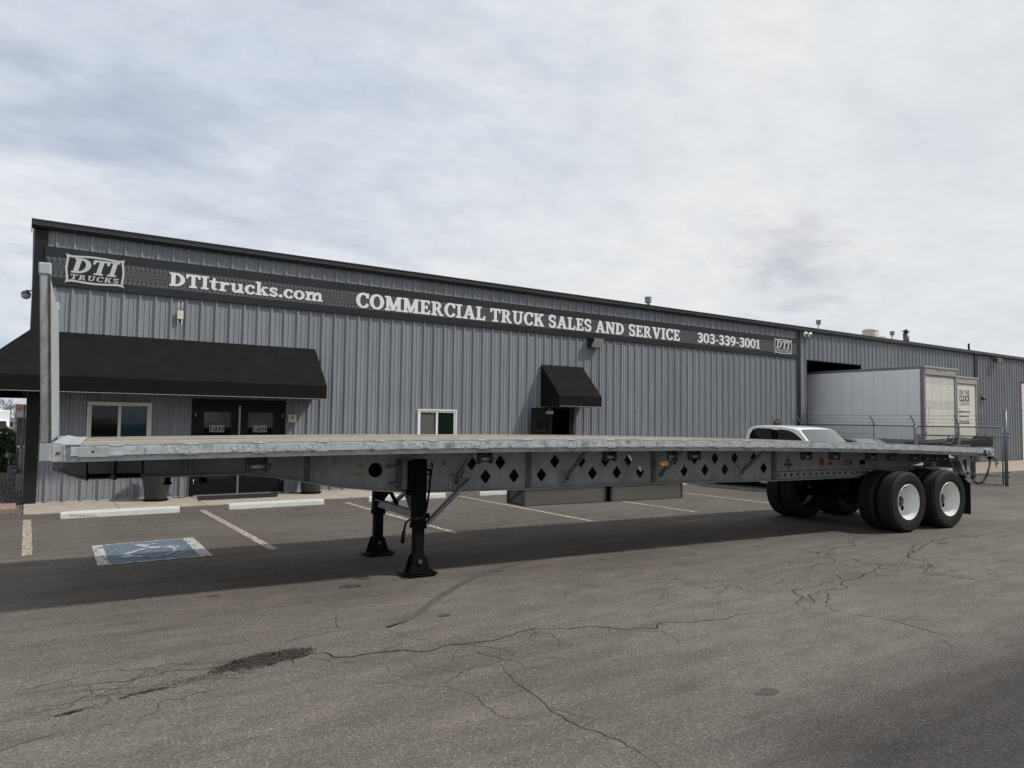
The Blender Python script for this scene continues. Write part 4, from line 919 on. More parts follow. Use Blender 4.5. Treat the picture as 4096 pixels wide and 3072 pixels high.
# ------------------------------------------------------------ things on the wall
t = thing('wireless_router', 'cream wireless access point with four white antennas on the wall above the long awning', 'antenna', (2.71, YW-.04, 3.94))
obj('case', MB().box(2.648, 2.772, YW-.10, YW-.04, 3.945, 4.135), 'white', t, .008)
for xx in (2.668, 2.745):
    obj('antenna', MB().tube([(xx, YW-.08, 4.13), (xx+.004, YW-.08, 4.335)], .0065, 6), 'vinylw', t); obj('antenna', MB().tube([(xx, YW-.08, 3.95), (xx-.004, YW-.08, 3.75)], .0065, 6), 'vinylw', t)
obj('mount', MB().tube([(2.705, YW-.09, 3.93), (2.705, YW-.02, 3.90)], .022, 8), 'black', t); obj('status_light', MB().box(2.703, 2.713, YW-.104, YW-.1, 4.045, 4.055), 'ink', t)
t = thing('fire_alarm', 'pale square fire alarm strobe with red centre beside the double doors', 'alarm', (5.26, YW-.04, 1.7))
obj('plate', MB().box(5.168, 5.358, YW-.06, YW-.034, 1.70, 1.885), 'vinyl', t, .01); obj('inner_plate', MB().box(5.21, 5.316, YW-.08, YW-.061, 1.735, 1.855), 'white', t, .008); obj('strobe', MB().box(5.238, 5.288, YW-.10, YW-.081, 1.77, 1.835), 'red', t, .006)
obj('flash_tube', MB().box(5.262, 5.286, YW-.106, YW-.101, 1.775, 1.80), 'lens', t)
t = thing('wall_light', 'black wall-pack light with frosted lens high on the wall right of the small awning', 'light', (14.75, YW-.04, 4.13))
mb = MB(); mb.prism([(YW-.04, 4.12), (YW-.04, 4.42), (YW-.34, 4.40), (YW-.34, 4.36), (YW-.18, 4.14)], 'x', 14.44, 14.88); obj('housing', mb, 'lamphouse', t, .01)
mb = MB(); mb.quad((14.42, YW-.343, 4.355), (14.96, YW-.343, 4.355), (14.96, YW-.19, 4.135), (14.42, YW-.19, 4.135)); obj('lens', MB().prism([(YW-.335, 4.365), (YW-.36, 4.355), (YW-.215, 4.13), (YW-.18, 4.14)], 'x', 14.47, 14.85), 'lens', t, .004)
for i, (xx, lb) in enumerate(((25.70, 'left of the pair of round white lamps high beside the black column'), (26.00, 'right of the pair of round white lamps high beside the black column'))):
    t = thing('round_lamp', lb, 'lamp', (xx, YW-.04, 5.4), 0, 'pair of round lamps by the column')
    obj('housing', MB().lathe([(0, -.02), (.11, -.02), (.12, .06), (.07, .10), (0, .10)], 20, 'y', (xx, YW-.16, 5.41)), 'vinylw', t); obj('lens', MB().lathe([(0, -.01), (.075, 0), (.08, .02)], 20, 'y', (xx+.02, YW-.195, 5.40)), 'inkgrey', t); obj('bracket', MB().box(xx-.02, xx+.02, YW-.06, YW-.036, 5.44, 5.50), 'trim', t)
t = thing('flood_light', 'grey flood light under the gutter right of the second black column', 'light', (42.5, YW-.04, 5.4))
obj('head', MB().prism([(YW-.42, 5.20), (YW-.15, 5.24), (YW-.18, 5.44), (YW-.38, 5.46)], 'x', 42.15, 42.75), 'hub', t, .02); obj('lens', MB().box(42.22, 42.68, YW-.405, YW-.39, 5.26, 5.40), 'inkgrey', t); obj('arm', MB().bar((42.4, YW-.2, 5.42), (42.2, YW-.03, 5.5), .05, .05), 'hub', t)
t = thing('door_light', 'small black wall light low on the wall right of the lettered truck', 'light', (41.3, YW-.04, 3.3))
obj('housing', MB().prism([(YW-.04, 3.22), (YW-.04, 3.42), (YW-.08, 3.42), (YW-.22, 3.29), (YW-.21, 3.23)], 'x', 41.05, 41.30), 'lamphouse', t, .01); obj('lens', MB().box(41.08, 41.27, YW-.19, YW-.08, 3.205, 3.218), 'lens', t)
t = thing('reserved_sign', 'small black and gold arched reserved parking sign on the wall behind the pickup', 'sign', (23.98, YW-.04, 1.5))
pl = [(-.235, 0), (.235, 0), (.235, .30), (.20, .34), (.17, .36), (.13, .44), (.06, .50), (0, .515), (-.06, .50), (-.13, .44), (-.17, .36), (-.20, .34), (-.235, .30)]
o = link('board', contours_mesh('board', [pl], .012), 'decalblack', t); o.rotation_euler = UP; o.location = Vector((23.98, YW-.06, 1.50))+o.location
inn = [(x*.86, .03+y*.9) for x, y in pl]; inn2 = [(x*.80, .045+y*.86) for x, y in pl]
o = link('gold_border', contours_mesh('gold_border', [inn, inn2], .002), 'gold', t); o.rotation_euler = UP; o.location = Vector((23.98, YW-.075, 1.50))+o.location
for s_, z in (('RESERVED', 1.885), ('PARKING', 1.795)):
    o = link('lettering', text_mesh('lettering', s_, .078, .001, .85, .0025), 'gold', t); o.rotation_euler = UP; o.location = Vector((23.98, YW-.076, z))+o.location
# pots, mat, cord
for px_, py_, lb in ((2.30, 16.72, 'tall dark grey tapered planter pot left of the double doors'), (5.62, 16.78, 'tall dark grey tapered planter pot right of the double doors')):
    t = thing('planter_pot', lb, 'pot', (px_, py_, .03), 0, 'planter pots by the entrance')
    obj('pot_body', MB().lathe([(.0, .02), (.205, .02), (.215, .05), (.272, .60), (.278, .66), (.29, .68), (.29, .75), (.265, .75), (.255, .66), (0, .65)], 36, 'z', (px_, py_, .03)), 'pot', t)
    obj('saucer', MB().lathe([(0, 0), (.225, 0), (.25, .035), (.235, .04), (.215, .015)], 36, 'z', (px_, py_, .031)), 'black', t); obj('soil', MB().lathe([(0, .66), (.256, .66)], 24, 'z', (px_, py_, .03)), 'rubble', t)
tag(obj('door_mat', MB().prism([(3.06, 16.33), (4.72, 16.33), (4.95, 17.12), (3.18, 17.12)], 'z', .031, .044), 'mat'), 'thin black ribbed rubber mat outside the double doors', 'mat')
tag(obj('cord', MB().tube([(2.56, 16.95, .15), (2.66, 16.9, .07), (2.78, 16.95, .045), (2.95, 17.12, .045), (3.0, 17.2, .05)], .008, 6), 'black'), 'thin black cord running from the left pot to the wall', 'cord')
tag(obj('cord', MB().tube([(5.2, 17.15, .045), (5.32, 16.75, .045), (5.42, 16.65, .05), (5.5, 16.72, .045), (5.36, 16.66, .045), (5.45, 16.55, .06)], .008, 6), 'black'), 'thin black cord coiled beside the right pot', 'cord')
# ------------------------------------------------------------ roof vents
def vent(x, y, zb, zt, label, kind):
    t = thing('roof_vent', label, 'vent', (x, y, zb), 0, 'vent pipes on the roof')
    if kind == 'cap':
        obj('pipe', MB().tube([(x, y, zb), (x, y, zt-.2)], .05, 14), 'cream', t); obj('boot', MB().tube([(x, y, zb), (x, y, zb+.18)], [.09, .06], 14), 'black', t)
        obj('cap', MB().lathe([(.0, -.2), (.085, -.2), (.115, -.19), (.115, -.05), (.118, -.04), (.118, 0), (0, .0)], 18, 'z', (x, y, zt), False), 'galv', t)
    elif kind == 'hat':
        obj('pipe', MB().tube([(x, y, zb), (x, y, zt-.20)], .15, 18), 'hub', t); obj('neck', MB().tube([(x, y, zt-.20), (x, y, zt-.13)], .10, 14), 'black', t); obj('hat', MB().lathe([(.21, -.13), (.21, -.12), (.03, 0), (0, .0)], 20, 'z', (x, y, zt)), 'hub', t)
    else: obj('pipe', MB().tube([(x, y, zb), (x, y, zt)], .055, 10), 'black', t)
def at20(x): return x
vent(17.6, 17.75, 5.7, 6.135, 'short galvanised capped vent pipe above the right part of the sign', 'cap')
vent(31.08, 20.0, 5.95, 6.80, 'tall galvanised capped vent pipe left of the cream roof tank', 'cap')
vent(37.68, 20.0, 5.95, 6.80, 'galvanised capped vent pipe right of the cream roof tank', 'cap')
vent(39.08, 20.0, 5.95, 7.03, 'wide grey vent stack with a conical hat', 'hat')
vent(46.24, 20.0, 5.95, 6.76, 'plain black pipe stub far right on the roof', 'stub')
t = thing('roof_tank', 'cream cylindrical fan housing on the roof between vent pipes', 'tank', (35.6, 20, 5.95))
obj('drum', MB().lathe([(.40, -.0), (.40, .62), (.385, .65), (.40, .67), (.36, .76), (.19, .82), (0, .83)], 28, 'z', (35.6, 20, 5.95)), 'cream', t); obj('curb', MB().box(35.9, 36.5, 19.7, 20.3, 5.95, 6.40), 'cream', t)
# left side wall items
t = thing('side_lamp', 'domed light on the left side wall of the building', 'lamp', (-.02, 19.6, 4.3)); obj('dome', MB().lathe([(0, .09), (.06, .075), (.095, .03), (.10, 0)], 20, 'z', (-.14, 19.6, 4.53)), 'hub', t); obj('globe', MB().lathe([(.097, 0), (.09, -.06), (.05, -.10), (0, -.11)], 20, 'z', (-.14, 19.6, 4.527)), 'lens', t); obj('arm', MB().tube([(-.0, 19.6, 4.62), (-.14, 19.6, 4.62), (-.14, 19.6, 4.60)], .015, 8), 'hub', t)
# ------------------------------------------------------------ flatbed trailer (local: x back along the deck, y away from the camera, z up)
TR = thing('flatbed_trailer', 'long weathered metal flatbed trailer with wooden deck, headboard and white wheels', 'trailer', (0.251, 7.307, 0), math.atan(-0.08), None, True)
def zt(u): return 1.578-0.00188*(u-5)**2
TL, TW = 14.75, 2.59
US = [0.02+(TL-0.04)*i/36 for i in range(37)]
def sweep(sec, u0, u1, n=36):
    """closed (v, dz) section swept along the cambered deck"""
    mb = MB(); k = len(sec)
    for i in range(n+1):
        u = u0+(u1-u0)*i/n; mb.v += [(u, v, zt(u)+z) for v, z in sec]
    for i in range(n):
        for j in range(k): mb.f.append((i*k+j, i*k+(j+1) % k, (i+1)*k+(j+1) % k, (i+1)*k+j)); mb.sm.append(False)
    mb.f += [tuple(range(k)), tuple(n*k+j for j in range(k))]; mb.sm += [False, False]
    return mb
# deck: wood planks between aluminium strips
v = 0.125; i = 0; widths = [.148]*16; seq = []
gap = .005
pos = 0.10
planks = []
nb = 16; bw = (2.49-0.10)/nb
alu_at = (4, 11)
for k in range(nb):
    v0 = .10+k*bw; v1 = v0+bw
    isal = k in alu_at
    seams_ = [0.14]+([] if isal else sorted(rc.uniform(2, 13) for _ in range(2)))+[14.70]
    for a, b in zip(seams_, seams_[1:]):
        dz = rc.uniform(-.004, .004)
        n = max(4, int((b-a)*2.2))
        o = obj('deck_plank' if not isal else 'deck_strip', sweep([(v0+gap/2, -.034), (v1-gap/2, -.034), (v1-gap/2, dz-.002), (v0+gap/2, dz-.002)], a+.002, b-.002, n), ('wood' if rc.random() < .6 else 'wood2') if not isal else 'siderail', TR)
# nails row on planks
for side in (0, 1):
    def S(v): return v if side == 0 else TW-v
    obj('side_rail', sweep([(S(.045), -.150), (S(.085), -.150), (S(.085), -.135), (S(.060), -.130), (S(.060), -.012), (S(.100), -.008), (S(.100), .004), (S(.030), .004), (S(.030), -.010), (S(.050), -.014), (S(.050), -.095), (S(.028), -.103), (S(.028), -.148)], 0.0, TL), 'siderail', TR)
    us = [0.07, .62, 2.05, 3.5, 5.0, 6.6, 8.2, 9.85, 11.5, 13.1, TL-.25]
    obj('rub_rail', sweep([(S(-.002), -.094), (S(.011), -.096), (S(.011), -.014), (S(-.002), -.016)], .07, TL-.22, 60), 'rubrail', TR, 0.002)
    # stake pockets
    k = 0
    pk = None
    for k in range(24):
        u = .42+k*.61
        mb = MB().box(u-.048, u+.048, S(.011), S(.049), zt(u)-.108, zt(u)-.002)
        obj('stake_pocket', mb, 'siderail', TR, .002)
        if side == 0: obj('pocket_lip', MB().box(u-.055, u+.055, -.006, .030, zt(u)-.0145, zt(u)-.003), 'tapegrey', TR, .002)
        if side == 0: obj('pocket_foot', MB().box(u-.06, u+.06, -.008, .030, zt(u)-.1035, zt(u)-.0975), 'siderail', TR)
    mb = MB()
    for k in range(23):
        u = .725+k*.61; mb.tube([(u, S(.009), zt(u)-.055), (u, S(.052), zt(u)-.055)], .022, 10)
    obj('spool', mb, 'siderail', TR)
# lighter reflective tape remnants on the near rub rail
for k in range(22):
    u = .78+k*.61+rc.uniform(-.05, .05); l = rc.uniform(.22, .34)
    if u+l > TL-.3: continue
    obj('tape_strip', sweep([(-.0032, -.082), (-.0018, -.082), (-.0018, -.030), (-.0032, -.030)], u, u+l, 3), 'tapegrey', TR)
# slanted patches of light painted as pale dashes on the lower flange
mb = MB()
for k in range(118):
    u = .55+k*.122
    if u > TL-.4: break
    z = zt(u); mb.add([(u, .0262, z-.122), (u+.055, .0262, z-.122), (u+.075, .0262, z-.104), (u+.02, .0262, z-.104)], [(0, 1, 2, 3)])
tag(obj('flange_mark', mb, 'tapegrey', TR), kind='stuff')
# crossmembers
cm = MB().box(-.04, .04, .09, 2.50, -.045, -.035).box(-.04, .04, .09, 2.50, -.135, -.128).box(-.004, .004, .09, 2.50, -.128, -.045).mesh('crossmember')
for k in range(47):
    u = .25+k*.305; o = link('crossmember', cm, 'webdark', TR); o.location = (u, 0, zt(u))
# front end and corner pieces
obj('front_rail', MB().box(-.065, .02, .09, 2.50, 1.385, zt(0)-.002), 'siderail', TR, .004)
for side in (0, 1):
    def S(v): return v if side == 0 else TW-v
    a, b = sorted((S(.0), S(.10)))
    obj('corner_casting', MB().box(-.068, .024, a, b, 1.388, zt(0)), 'siderail', TR, .006)
    obj('corner_plate', MB().box(.026, .13, *sorted((S(.020), S(.099))), 1.388, zt(0)-.002), 'siderail', TR, .003)
    obj('weld_bead', MB().tube([(.025, S(-.002), 1.392+.0) if i % 2 else (.027, S(.002), 1.392+i*.0125) for i in range(12)], .005, 6), 'tapegrey', TR) if False else None
    mb = MB()
    for i in range(13): mb.lathe([(0, .006), (.005, .004), (.0065, 0), (.005, -.004), (0, -.006)], 6, 'z', (.025, S(.002), 1.396+i*.0108))
    obj('weld_bead', mb, 'tapegrey', TR)
    obj('headboard_post', MB().box(-.152, -.072, *sorted((S(.004), S(.085))), 1.55, 3.055), 'post', TR, .012)
    obj('post_cap', MB().box(-.160, -.066, *sorted((S(-.006), S(.095))), 3.00, 3.105), 'head', TR, .012)
    obj('post_bracket', MB().box(-.157, -.069, *sorted((S(-.004), S(.09))), 1.398, 1.549), 'head', TR, .004)
    for z in (1.43, 1.51): obj('bolt', MB().tube([(-.172, S(.03), z), (-.157, S(.03), z)], .014, 6), 'hub', TR)
obj('headboard_sheet', MB().box(-.092, -.080, .086, 2.504, 1.56, 3.02), 'head', TR)
obj('headboard_stiffener', MB().box(-.130, -.093, .086, 2.504, 1.58, 1.64).box(-.130, -.093, .086, 2.504, 2.26, 2.32).box(-.130, -.093, .086, 2.504, 2.93, 2.99), 'head', TR, .004)
for o_ in [q for q in TR.children if q.name.split('.')[0] in ('headboard_sheet', 'headboard_stiffener', 'headboard_post', 'post_cap')]:
    for v_ in o_.data.vertices: v_.co.x -= .043*(v_.co.z-1.55)+.026*v_.co.y
o_ = obj('post_groove', MB().box(-.090, -.0725, -.0005, .0035, 1.56, 3.0), mat('rusty_groove', (.055, .045, .038), .8, var=.5, vscale=12), TR)
for v_ in o_.data.vertices: v_.co.x -= .043*(v_.co.z-1.55)+.026*v_.co.y
o_ = obj('headboard_channel', MB().box(-.094, -.074, .086, .16, 1.56, 3.0), 'webdark', TR)
for v_ in o_.data.vertices: v_.co.x -= .043*(v_.co.z-1.55)+.026*v_.co.y
obj('base_angle', MB().prism([(-.066, zt(0)), (.11, zt(0)+.004), (.14, zt(0)+.004), (.14, zt(0)+.010), (.03, zt(0)+.010), (-.05, zt(0)+.028), (-.066, zt(0)+.028)], 'y', .004, 2.586), 'head', TR)
obj('marker_light', MB().lathe([(0, -.012), (.014, -.007), (.017, 0)], 14, 'y', (-.020, -.002, 1.468)), 'redlens', TR)
obj('end_marker', MB().box(.13, .36, -.0035, -.0022, 1.43, 1.512), 'siderail', TR)
obj('bolt_hole', MB().lathe([(0, 0), (.010, 0)], 10, 'y', (.238, -.0045, 1.475)), 'hole', TR)
# main beams with diamond openings
def beam_bottom(u): return float(np.interp(u, [-.10, -.099, .147, 1.69, 2.15, 2.64, 3.1, 3.53, 4.2, 5.18, 7.29, 9.81, 13.35, 13.6, 14.3], [1.289, 1.288, 1.194, 1.202, 1.120, 1.032, .976, .938, .928, .923, .930, .896, .900, 1.06, 1.15]))
def beam_top(u): return zt(u)-.137
LOWD = [4.534, 4.951, 5.367, 6.196, 6.615, 7.033, 7.871, 8.296, 8.715, 9.577]
UPD = [4.333, 4.745, 5.576, 6.001, 6.412, 6.824, 7.68, 8.083, 8.504, 8.925, 9.354]
def diamond(u, z, a=.074, b=.090):
    out = []
    for cx_2, cz_2, t in ((a, 0, 0), (0, b, 90), (-a, 0, 180), (0, -b, 270)):
        k = .82; px_, pz_ = cx_2*k, cz_2*k
        for d in (-40, 0, 40): out.append((u+px_+.014*math.cos(math.radians(t+d)), z+pz_+.016*math.sin(math.radians(t+d))))
    return out
SL = [9.907+k*.1548 for k in range(25)]
def circ(u, z, r, n=14): return [(u+r*math.cos(2*math.pi*i/n), z+r*math.sin(2*math.pi*i/n)) for i in range(n)]
us = [-.10, .147]+[.4+.35*i for i in range(4)]+[1.69, 2.15, 2.64, 3.1, 3.53, 4.2, 5.18, 6.2, 7.29, 8.5, 9.81, 11.0, 12.2, 13.35, 13.6, 14.3]
outl = [(u, beam_bottom(u)) for u in us]+[(u, beam_top(u)) for u in [14.3-.6*i for i in range(24)]+[-.10]]
for side, vv in ((0, .80), (1, 1.79)):
    cs = [outl]+[diamond(u, 1.087) for u in LOWD]+[diamond(u, 1.262) for u in UPD]+[circ(3.085, 1.20, .073, 24)]
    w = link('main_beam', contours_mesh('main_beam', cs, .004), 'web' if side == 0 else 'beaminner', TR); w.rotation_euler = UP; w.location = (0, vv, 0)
    ub = [-.10, .0, .147, .6, 1.1, 1.5, 1.69, 1.9, 2.15, 2.4, 2.64, 2.9, 3.1, 3.3, 3.53, 3.8, 4.2, 5.18, 6.2, 7.29, 8.5, 9.81, 11.9]
    mb = MB()
    for a, b in zip(ub, ub[1:]): mb.hexa([(a, vv-.085, beam_bottom(a)-.016), (b, vv-.085, beam_bottom(b)-.016), (b, vv+.085, beam_bottom(b)-.016), (a, vv+.085, beam_bottom(a)-.016)], [(a, vv-.085, beam_bottom(a)-.0005), (b, vv-.085, beam_bottom(b)-.0005), (b, vv+.085, beam_bottom(b)-.0005), (a, vv+.085, beam_bottom(a)-.0005)])
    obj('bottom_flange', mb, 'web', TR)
    sv = -1 if side == 0 else 1
    for u in (1.095, 2.32, 5.182, 7.288, 9.812):
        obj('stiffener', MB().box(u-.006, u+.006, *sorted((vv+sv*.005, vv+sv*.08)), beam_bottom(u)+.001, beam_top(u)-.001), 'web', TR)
        obj('splice_bar', MB().box(u-.055, u-.007, *sorted((vv+sv*.0045, vv+sv*.03)), beam_bottom(u)+.001, beam_top(u)-.001), 'webdark', TR)
    # slider rail with pin holes
    rl = [(9.84, .905), (13.50, .905), (13.62, 1.0), (13.62, 1.026), (9.84, 1.024)]
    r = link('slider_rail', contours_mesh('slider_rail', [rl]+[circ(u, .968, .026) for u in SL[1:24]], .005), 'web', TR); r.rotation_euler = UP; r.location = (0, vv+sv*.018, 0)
    obj('pin_backing', MB().box(9.85, 13.5, *sorted((vv+sv*.0055, vv+sv*.010)), .91, 1.02), 'hole', TR)
    obj('rail_lip', MB().box(9.84, 13.6, *sorted((vv+sv*.024, vv+sv*.03)), 1.022, 1.027), 'hole', TR); obj('rail_foot', MB().box(9.84, 11.6, *sorted((vv+sv*.024, vv+sv*.05)), .900, .910), 'galv', TR)
obj('hole_plug', MB().lathe([(0, -.004), (.026, -.003), (.026, 0)], 14, 'y', (SL[0], .7765, .968)), 'hub', TR)
obj('king_pin', MB().lathe([(.0, 0), (.04, 0), (.045, .02), (.03, .03), (.03, .08), (.05, .09), (.05, .13)], 16, 'z', (.93, 1.295, 1.06)).box(.5, 1.6, .9, 1.7, 1.19, 1.20), 'black', TR)
obj('cross_duct', MB().lathe([(.073, -.012), (.084, -.012), (.084, .004), (.073, .004)], 28, 'y', (3.085, .795, 1.20)), 'blackrust', TR)
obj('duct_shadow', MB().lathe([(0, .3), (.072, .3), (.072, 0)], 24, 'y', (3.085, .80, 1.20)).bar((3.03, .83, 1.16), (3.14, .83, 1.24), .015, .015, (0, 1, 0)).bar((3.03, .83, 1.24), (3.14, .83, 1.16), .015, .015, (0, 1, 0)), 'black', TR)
# labels and lettering on the near beam
yv = .7945
def plate(name, u0, u1, z0, z1, mt, off=0.0): return obj(name, MB().box(u0, u1, yv-.0026-off, yv-.0006-off, z0, z1), mt, TR)
def ttext(name, s, u, z, size, mt, sx=1.0, bold=0.0, off=.0030, parent=None):
    o = link(name, text_mesh(name, s, size, .0004, sx, bold), mt, TR); o.rotation_euler = UP; o.location = (u, yv-off, z); return o
p = plate('data_plate', 2.815, 2.962, 1.135, 1.270, 'labelpale')
mb = MB()
for r_ in range(7):
    x_ = 2.83
    while x_ < 2.945: l = rc.uniform(.01, .035); mb.box(x_, min(x_+l, 2.948), yv-.0030, yv-.0023, 1.182+r_*.009, 1.1845+r_*.009); x_ += l+.008
for k in range(3): mb.box(2.826+k*.045, 2.858+k*.045, yv-.0030, yv-.0023, 1.156, 1.168)
mb.box(2.825, 2.952, yv-.0030, yv-.0023, 1.138, 1.144)
obj('plate_print', mb, 'ink', p); ttext('plate_lettering', 'HYUNDAI', 2.895, 1.249, .022, 'ink', 1.2, .0006); ttext('plate_lettering', 'Translead', 2.91, 1.240, .010, 'ink')
p = plate('small_plate', 3.205, 3.278, 1.208, 1.262, 'labelpale'); mb = MB()
for r_ in range(4): mb.box(3.212, 3.272-rc.uniform(0, .015), yv-.0030, yv-.0023, 1.216+r_*.009, 1.2205+r_*.009)
mb.box(3.209, 3.274, yv-.003, yv-.0023, 1.251, 1.258); obj('plate_print', mb, 'ink', p)
plate('torn_label', 3.93, 3.995, 1.235, 1.300, 'labelgrey')
# maker's badge: slanted H in an ellipse, with lettering
O_ = [(.052*math.cos(t), .034*math.sin(t)) for t in np.arange(28)/28*6.283]; I_ = [(x*.88, y*.86) for x, y in O_]
H1 = [(-.026, -.022), (-.017, -.025), (-.004, .024), (-.013, .027)]; H2 = [(.004, -.024), (.013, -.027), (.026, .022), (.017, .025)]; H3 = [(-.014, -.007), (.010, -.001), (.014, .008), (-.010, .002)]
for c_, nm in (([O_, I_], 'badge_ring'), ([H1], 'badge_letter'), ([H2], 'badge_letter'), ([H3], 'badge_letter')):
    o = link(nm, contours_mesh(nm, c_, .0005), 'ink', TR); o.rotation_euler = UP; o.location = (10.155, yv-.003-(0.0006 if c_[0] is H3 else 0), 1.200)
ttext('maker_lettering', 'HYUNDAI', 10.155, 1.120, .052, 'ink', .92, .0026); ttext('maker_lettering', 'Translead', 10.155, 1.082, .033, 'ink', .85, .0008); plate('underline', 10.06, 10.25, 1.1125, 1.1155, 'inkgrey')
p = plate('red_label', 10.94, 11.045, 1.105, 1.225, 'labelred'); obj('print', MB().box(10.95, 11.035, yv-.003, yv-.0024, 1.19, 1.20).box(10.955, 11.03, yv-.003, yv-.0024, 1.15, 1.155).box(10.955, 11.02, yv-.003, yv-.0024, 1.13, 1.134), mat('dull_red_ink', (.15, .02, .03), .6), p)
plate('red_label', 11.155, 11.265, 1.105, 1.170, 'labelred')
for a, b, z0, z1 in ((11.285, 11.395, 1.10, 1.165), (11.42, 11.545, 1.10, 1.225)):
    p = plate('white_label', a, b, z0, z1, 'labelpale'); q = MB()
    for r_ in range(int((z1-z0)/.017)): q.box(a+.01, b-.012-rc.uniform(0, .03), yv-.003, yv-.0024, z0+.008+r_*.016, z0+.0125+r_*.016)
    obj('print', q, 'inkgrey', p)
for a, b in ((11.565, 11.675), (11.70, 11.80)):
    p = plate('dark_label', a, b, 1.105, 1.185, 'ink'); obj('print', MB().box(a+.008, b-.012 if a < 11.6 else a+.055, yv-.003, yv-.0024, 1.125, 1.165), 'labelpale', p)
plate('dark_label', 12.02, 12.17, 1.10, 1.18, 'black')
# outrigger struts
for u in (4.07, 5.70, 7.335, 8.98):
    for side in (0, 1):
        def S(v): return v if side == 0 else TW-v
        obj('strut', MB().tube([(u+.02, S(.72), 1.03), (u, S(.66), 1.09), (u, S(.22), zt(u)-.135)], .027, 12), 'webdark', TR)
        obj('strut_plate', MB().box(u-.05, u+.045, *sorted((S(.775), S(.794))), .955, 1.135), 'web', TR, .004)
        for zb_ in (.980, 1.115): obj('bolt', MB().tube([(u-.0, S(.775), zb_), (u-.0, S(.762), zb_)], .012, 6), 'hub', TR)
# winches
def winch():
    r = bpy.data.objects.new('winch', None); COL.objects.link(r); r.parent = TR; r.empty_display_size = .1
    mb = MB()
    for x0 in (-.105, .045): mb.prism([(.09, 0), (.20, 0), (.20, -.10), (.18, -.135), (.11, -.135), (.09, -.10)], 'x', x0, x0+.006)
    mb.box(-.105, .051, .19, .196, -.12, 0); mb.box(-.11, .056, .085, .20, -.004, 0)
    obj('winch_frame', mb, 'winch', r)
    obj('drum', MB().tube([(-.09, .145, -.082), (.045, .145, -.082)], .020, 12), 'galv', r)
    mb = MB(); t = []
    for k in range(22):
        a = math.pi*k/11; rr = .046 if k % 2 else .036; t.append((.145+rr*math.cos(a), -.082+rr*math.sin(a)))
    mb.prism(t, 'x', -.100, -.088); obj('ratchet_wheel', mb, 'winch', r)
    obj('winch_cap', MB().tube([(.052, .145, -.082), (.085, .145, -.082)], .026, 10), 'winch', r)
    obj('pawl', MB().box(-.104, -.09, .10, .12, -.06, -.01), 'black', r)
    return r
w0 = winch()
for k, u in enumerate((4.21, 6.02, 7.05, 7.48, 9.81, 10.48, 11.42, 11.97, 12.62, 12.97, 13.27, 13.50)):
    w = w0 if k == 0 else copy_tree(w0, TR); w.location = (u, 0, zt(u)-.148)
w = copy_tree(w0, TR); w.location = (1.69, .06, zt(1.69)-.150); w.scale = (1.25, 1.1, 1.25)
# front strap bars
for u0, u1 in ((.20, .40), (.44, .64)):
    obj('strap_bar', MB().tube([(u0, .55, 1.222), (u1, .55, 1.222)], .021, 12), 'blackrust', TR)
for u in (.19, .415, .43, .655): obj('bar_bracket', MB().box(u-.006, u+.006, .50, .62, 1.185, 1.375), 'blackrust', TR)
for u in (.40, .66): obj('bar_cap', MB().tube([(u, .50, 1.215), (u, .47, 1.215)], .024, 10), 'winch', TR)
for u in (.195, .425):
    t = [(u+(.030 if k % 2 else .022)*0, 0) for k in range(1)]; mb = MB(); q = []
    for k in range(20): a = math.pi*k/10; rr = .042 if k % 2 else .033; q.append((.55+rr*math.cos(a), 1.222+rr*math.sin(a)))
    mb.prism(q, 'x', u-.004, u+.008); obj('ratchet_wheel', mb, 'blackrust', TR)
obj('glad_hand_bracket', MB().box(1.22, 1.235, .92, 1.15, 1.08, 1.19).box(1.24, 1.29, 1.0, 1.12, 1.09, 1.14), 'black', TR)
# side marker lamp
obj('lamp_bracket', MB().prism([(6.815, 1.41), (6.985, 1.41), (6.985, 1.30), (6.955, 1.225), (6.845, 1.225), (6.815, 1.30)], 'y', .13, .136), 'webdark', TR)
sl = []
for k in range(24):
    a = 2*math.pi*k/24; sl.append((6.895+.038*(1 if math.cos(a) > 0 else -1)*(abs(math.cos(a)) > .01)+.026*math.cos(a), 1.245+.024*math.sin(a)))
obj('side_lamp', MB().prism(sl, 'y', .112, .129), 'amber', TR, .003)
obj('lamp_bezel', MB().prism([((x-6.895)*1.28+6.895, (z-1.245)*1.55+1.245) for x, z in sl], 'y', .1292, .1298).prism([((x-6.895)*1.22+6.895, (z-1.245)*1.4+1.245) for x, z in sl], 'y', .120, .1291), 'labelgrey', TR)
# under-frame boxes
for u0, u1 in ((5.09, 6.43), (6.515, 7.85)):
    bx = obj('under_box', MB().box(u0+.02, u1-.02, .812, 1.22, .690, .893), 'boxpanel', TR)
    obj('box_frame', MB().box(u0, u0+.035, .800, .811, .682, .900).box(u1-.03, u1, .800, .811, .682, .900).box(u0+.036, u1-.031, .802, .811, .682, .692).box(u0, u0+.012, .812, .85, .682, .9).box(u1-.012, u1, .812, .85, .682, .9).box(u0, u0+.012, 1.2, 1.235, .682, .9).box(u0, u0+.012, .851, 1.199, .682, .712), 'webdark', bx)
    obj('box_brace', MB().bar((u0+.008, .86, .885), (u0+.008, 1.2, .70), .01, .02), 'webdark', bx)
obj('box_post', MB().box(6.432, 6.452, .80, .83, .68, .9).box(6.492, 6.512, .80, .83, .68, .9), 'black', TR); obj('box_hanger', MB().box(6.454, 6.490, .84, 1.2, .70, .9), 'black', TR)
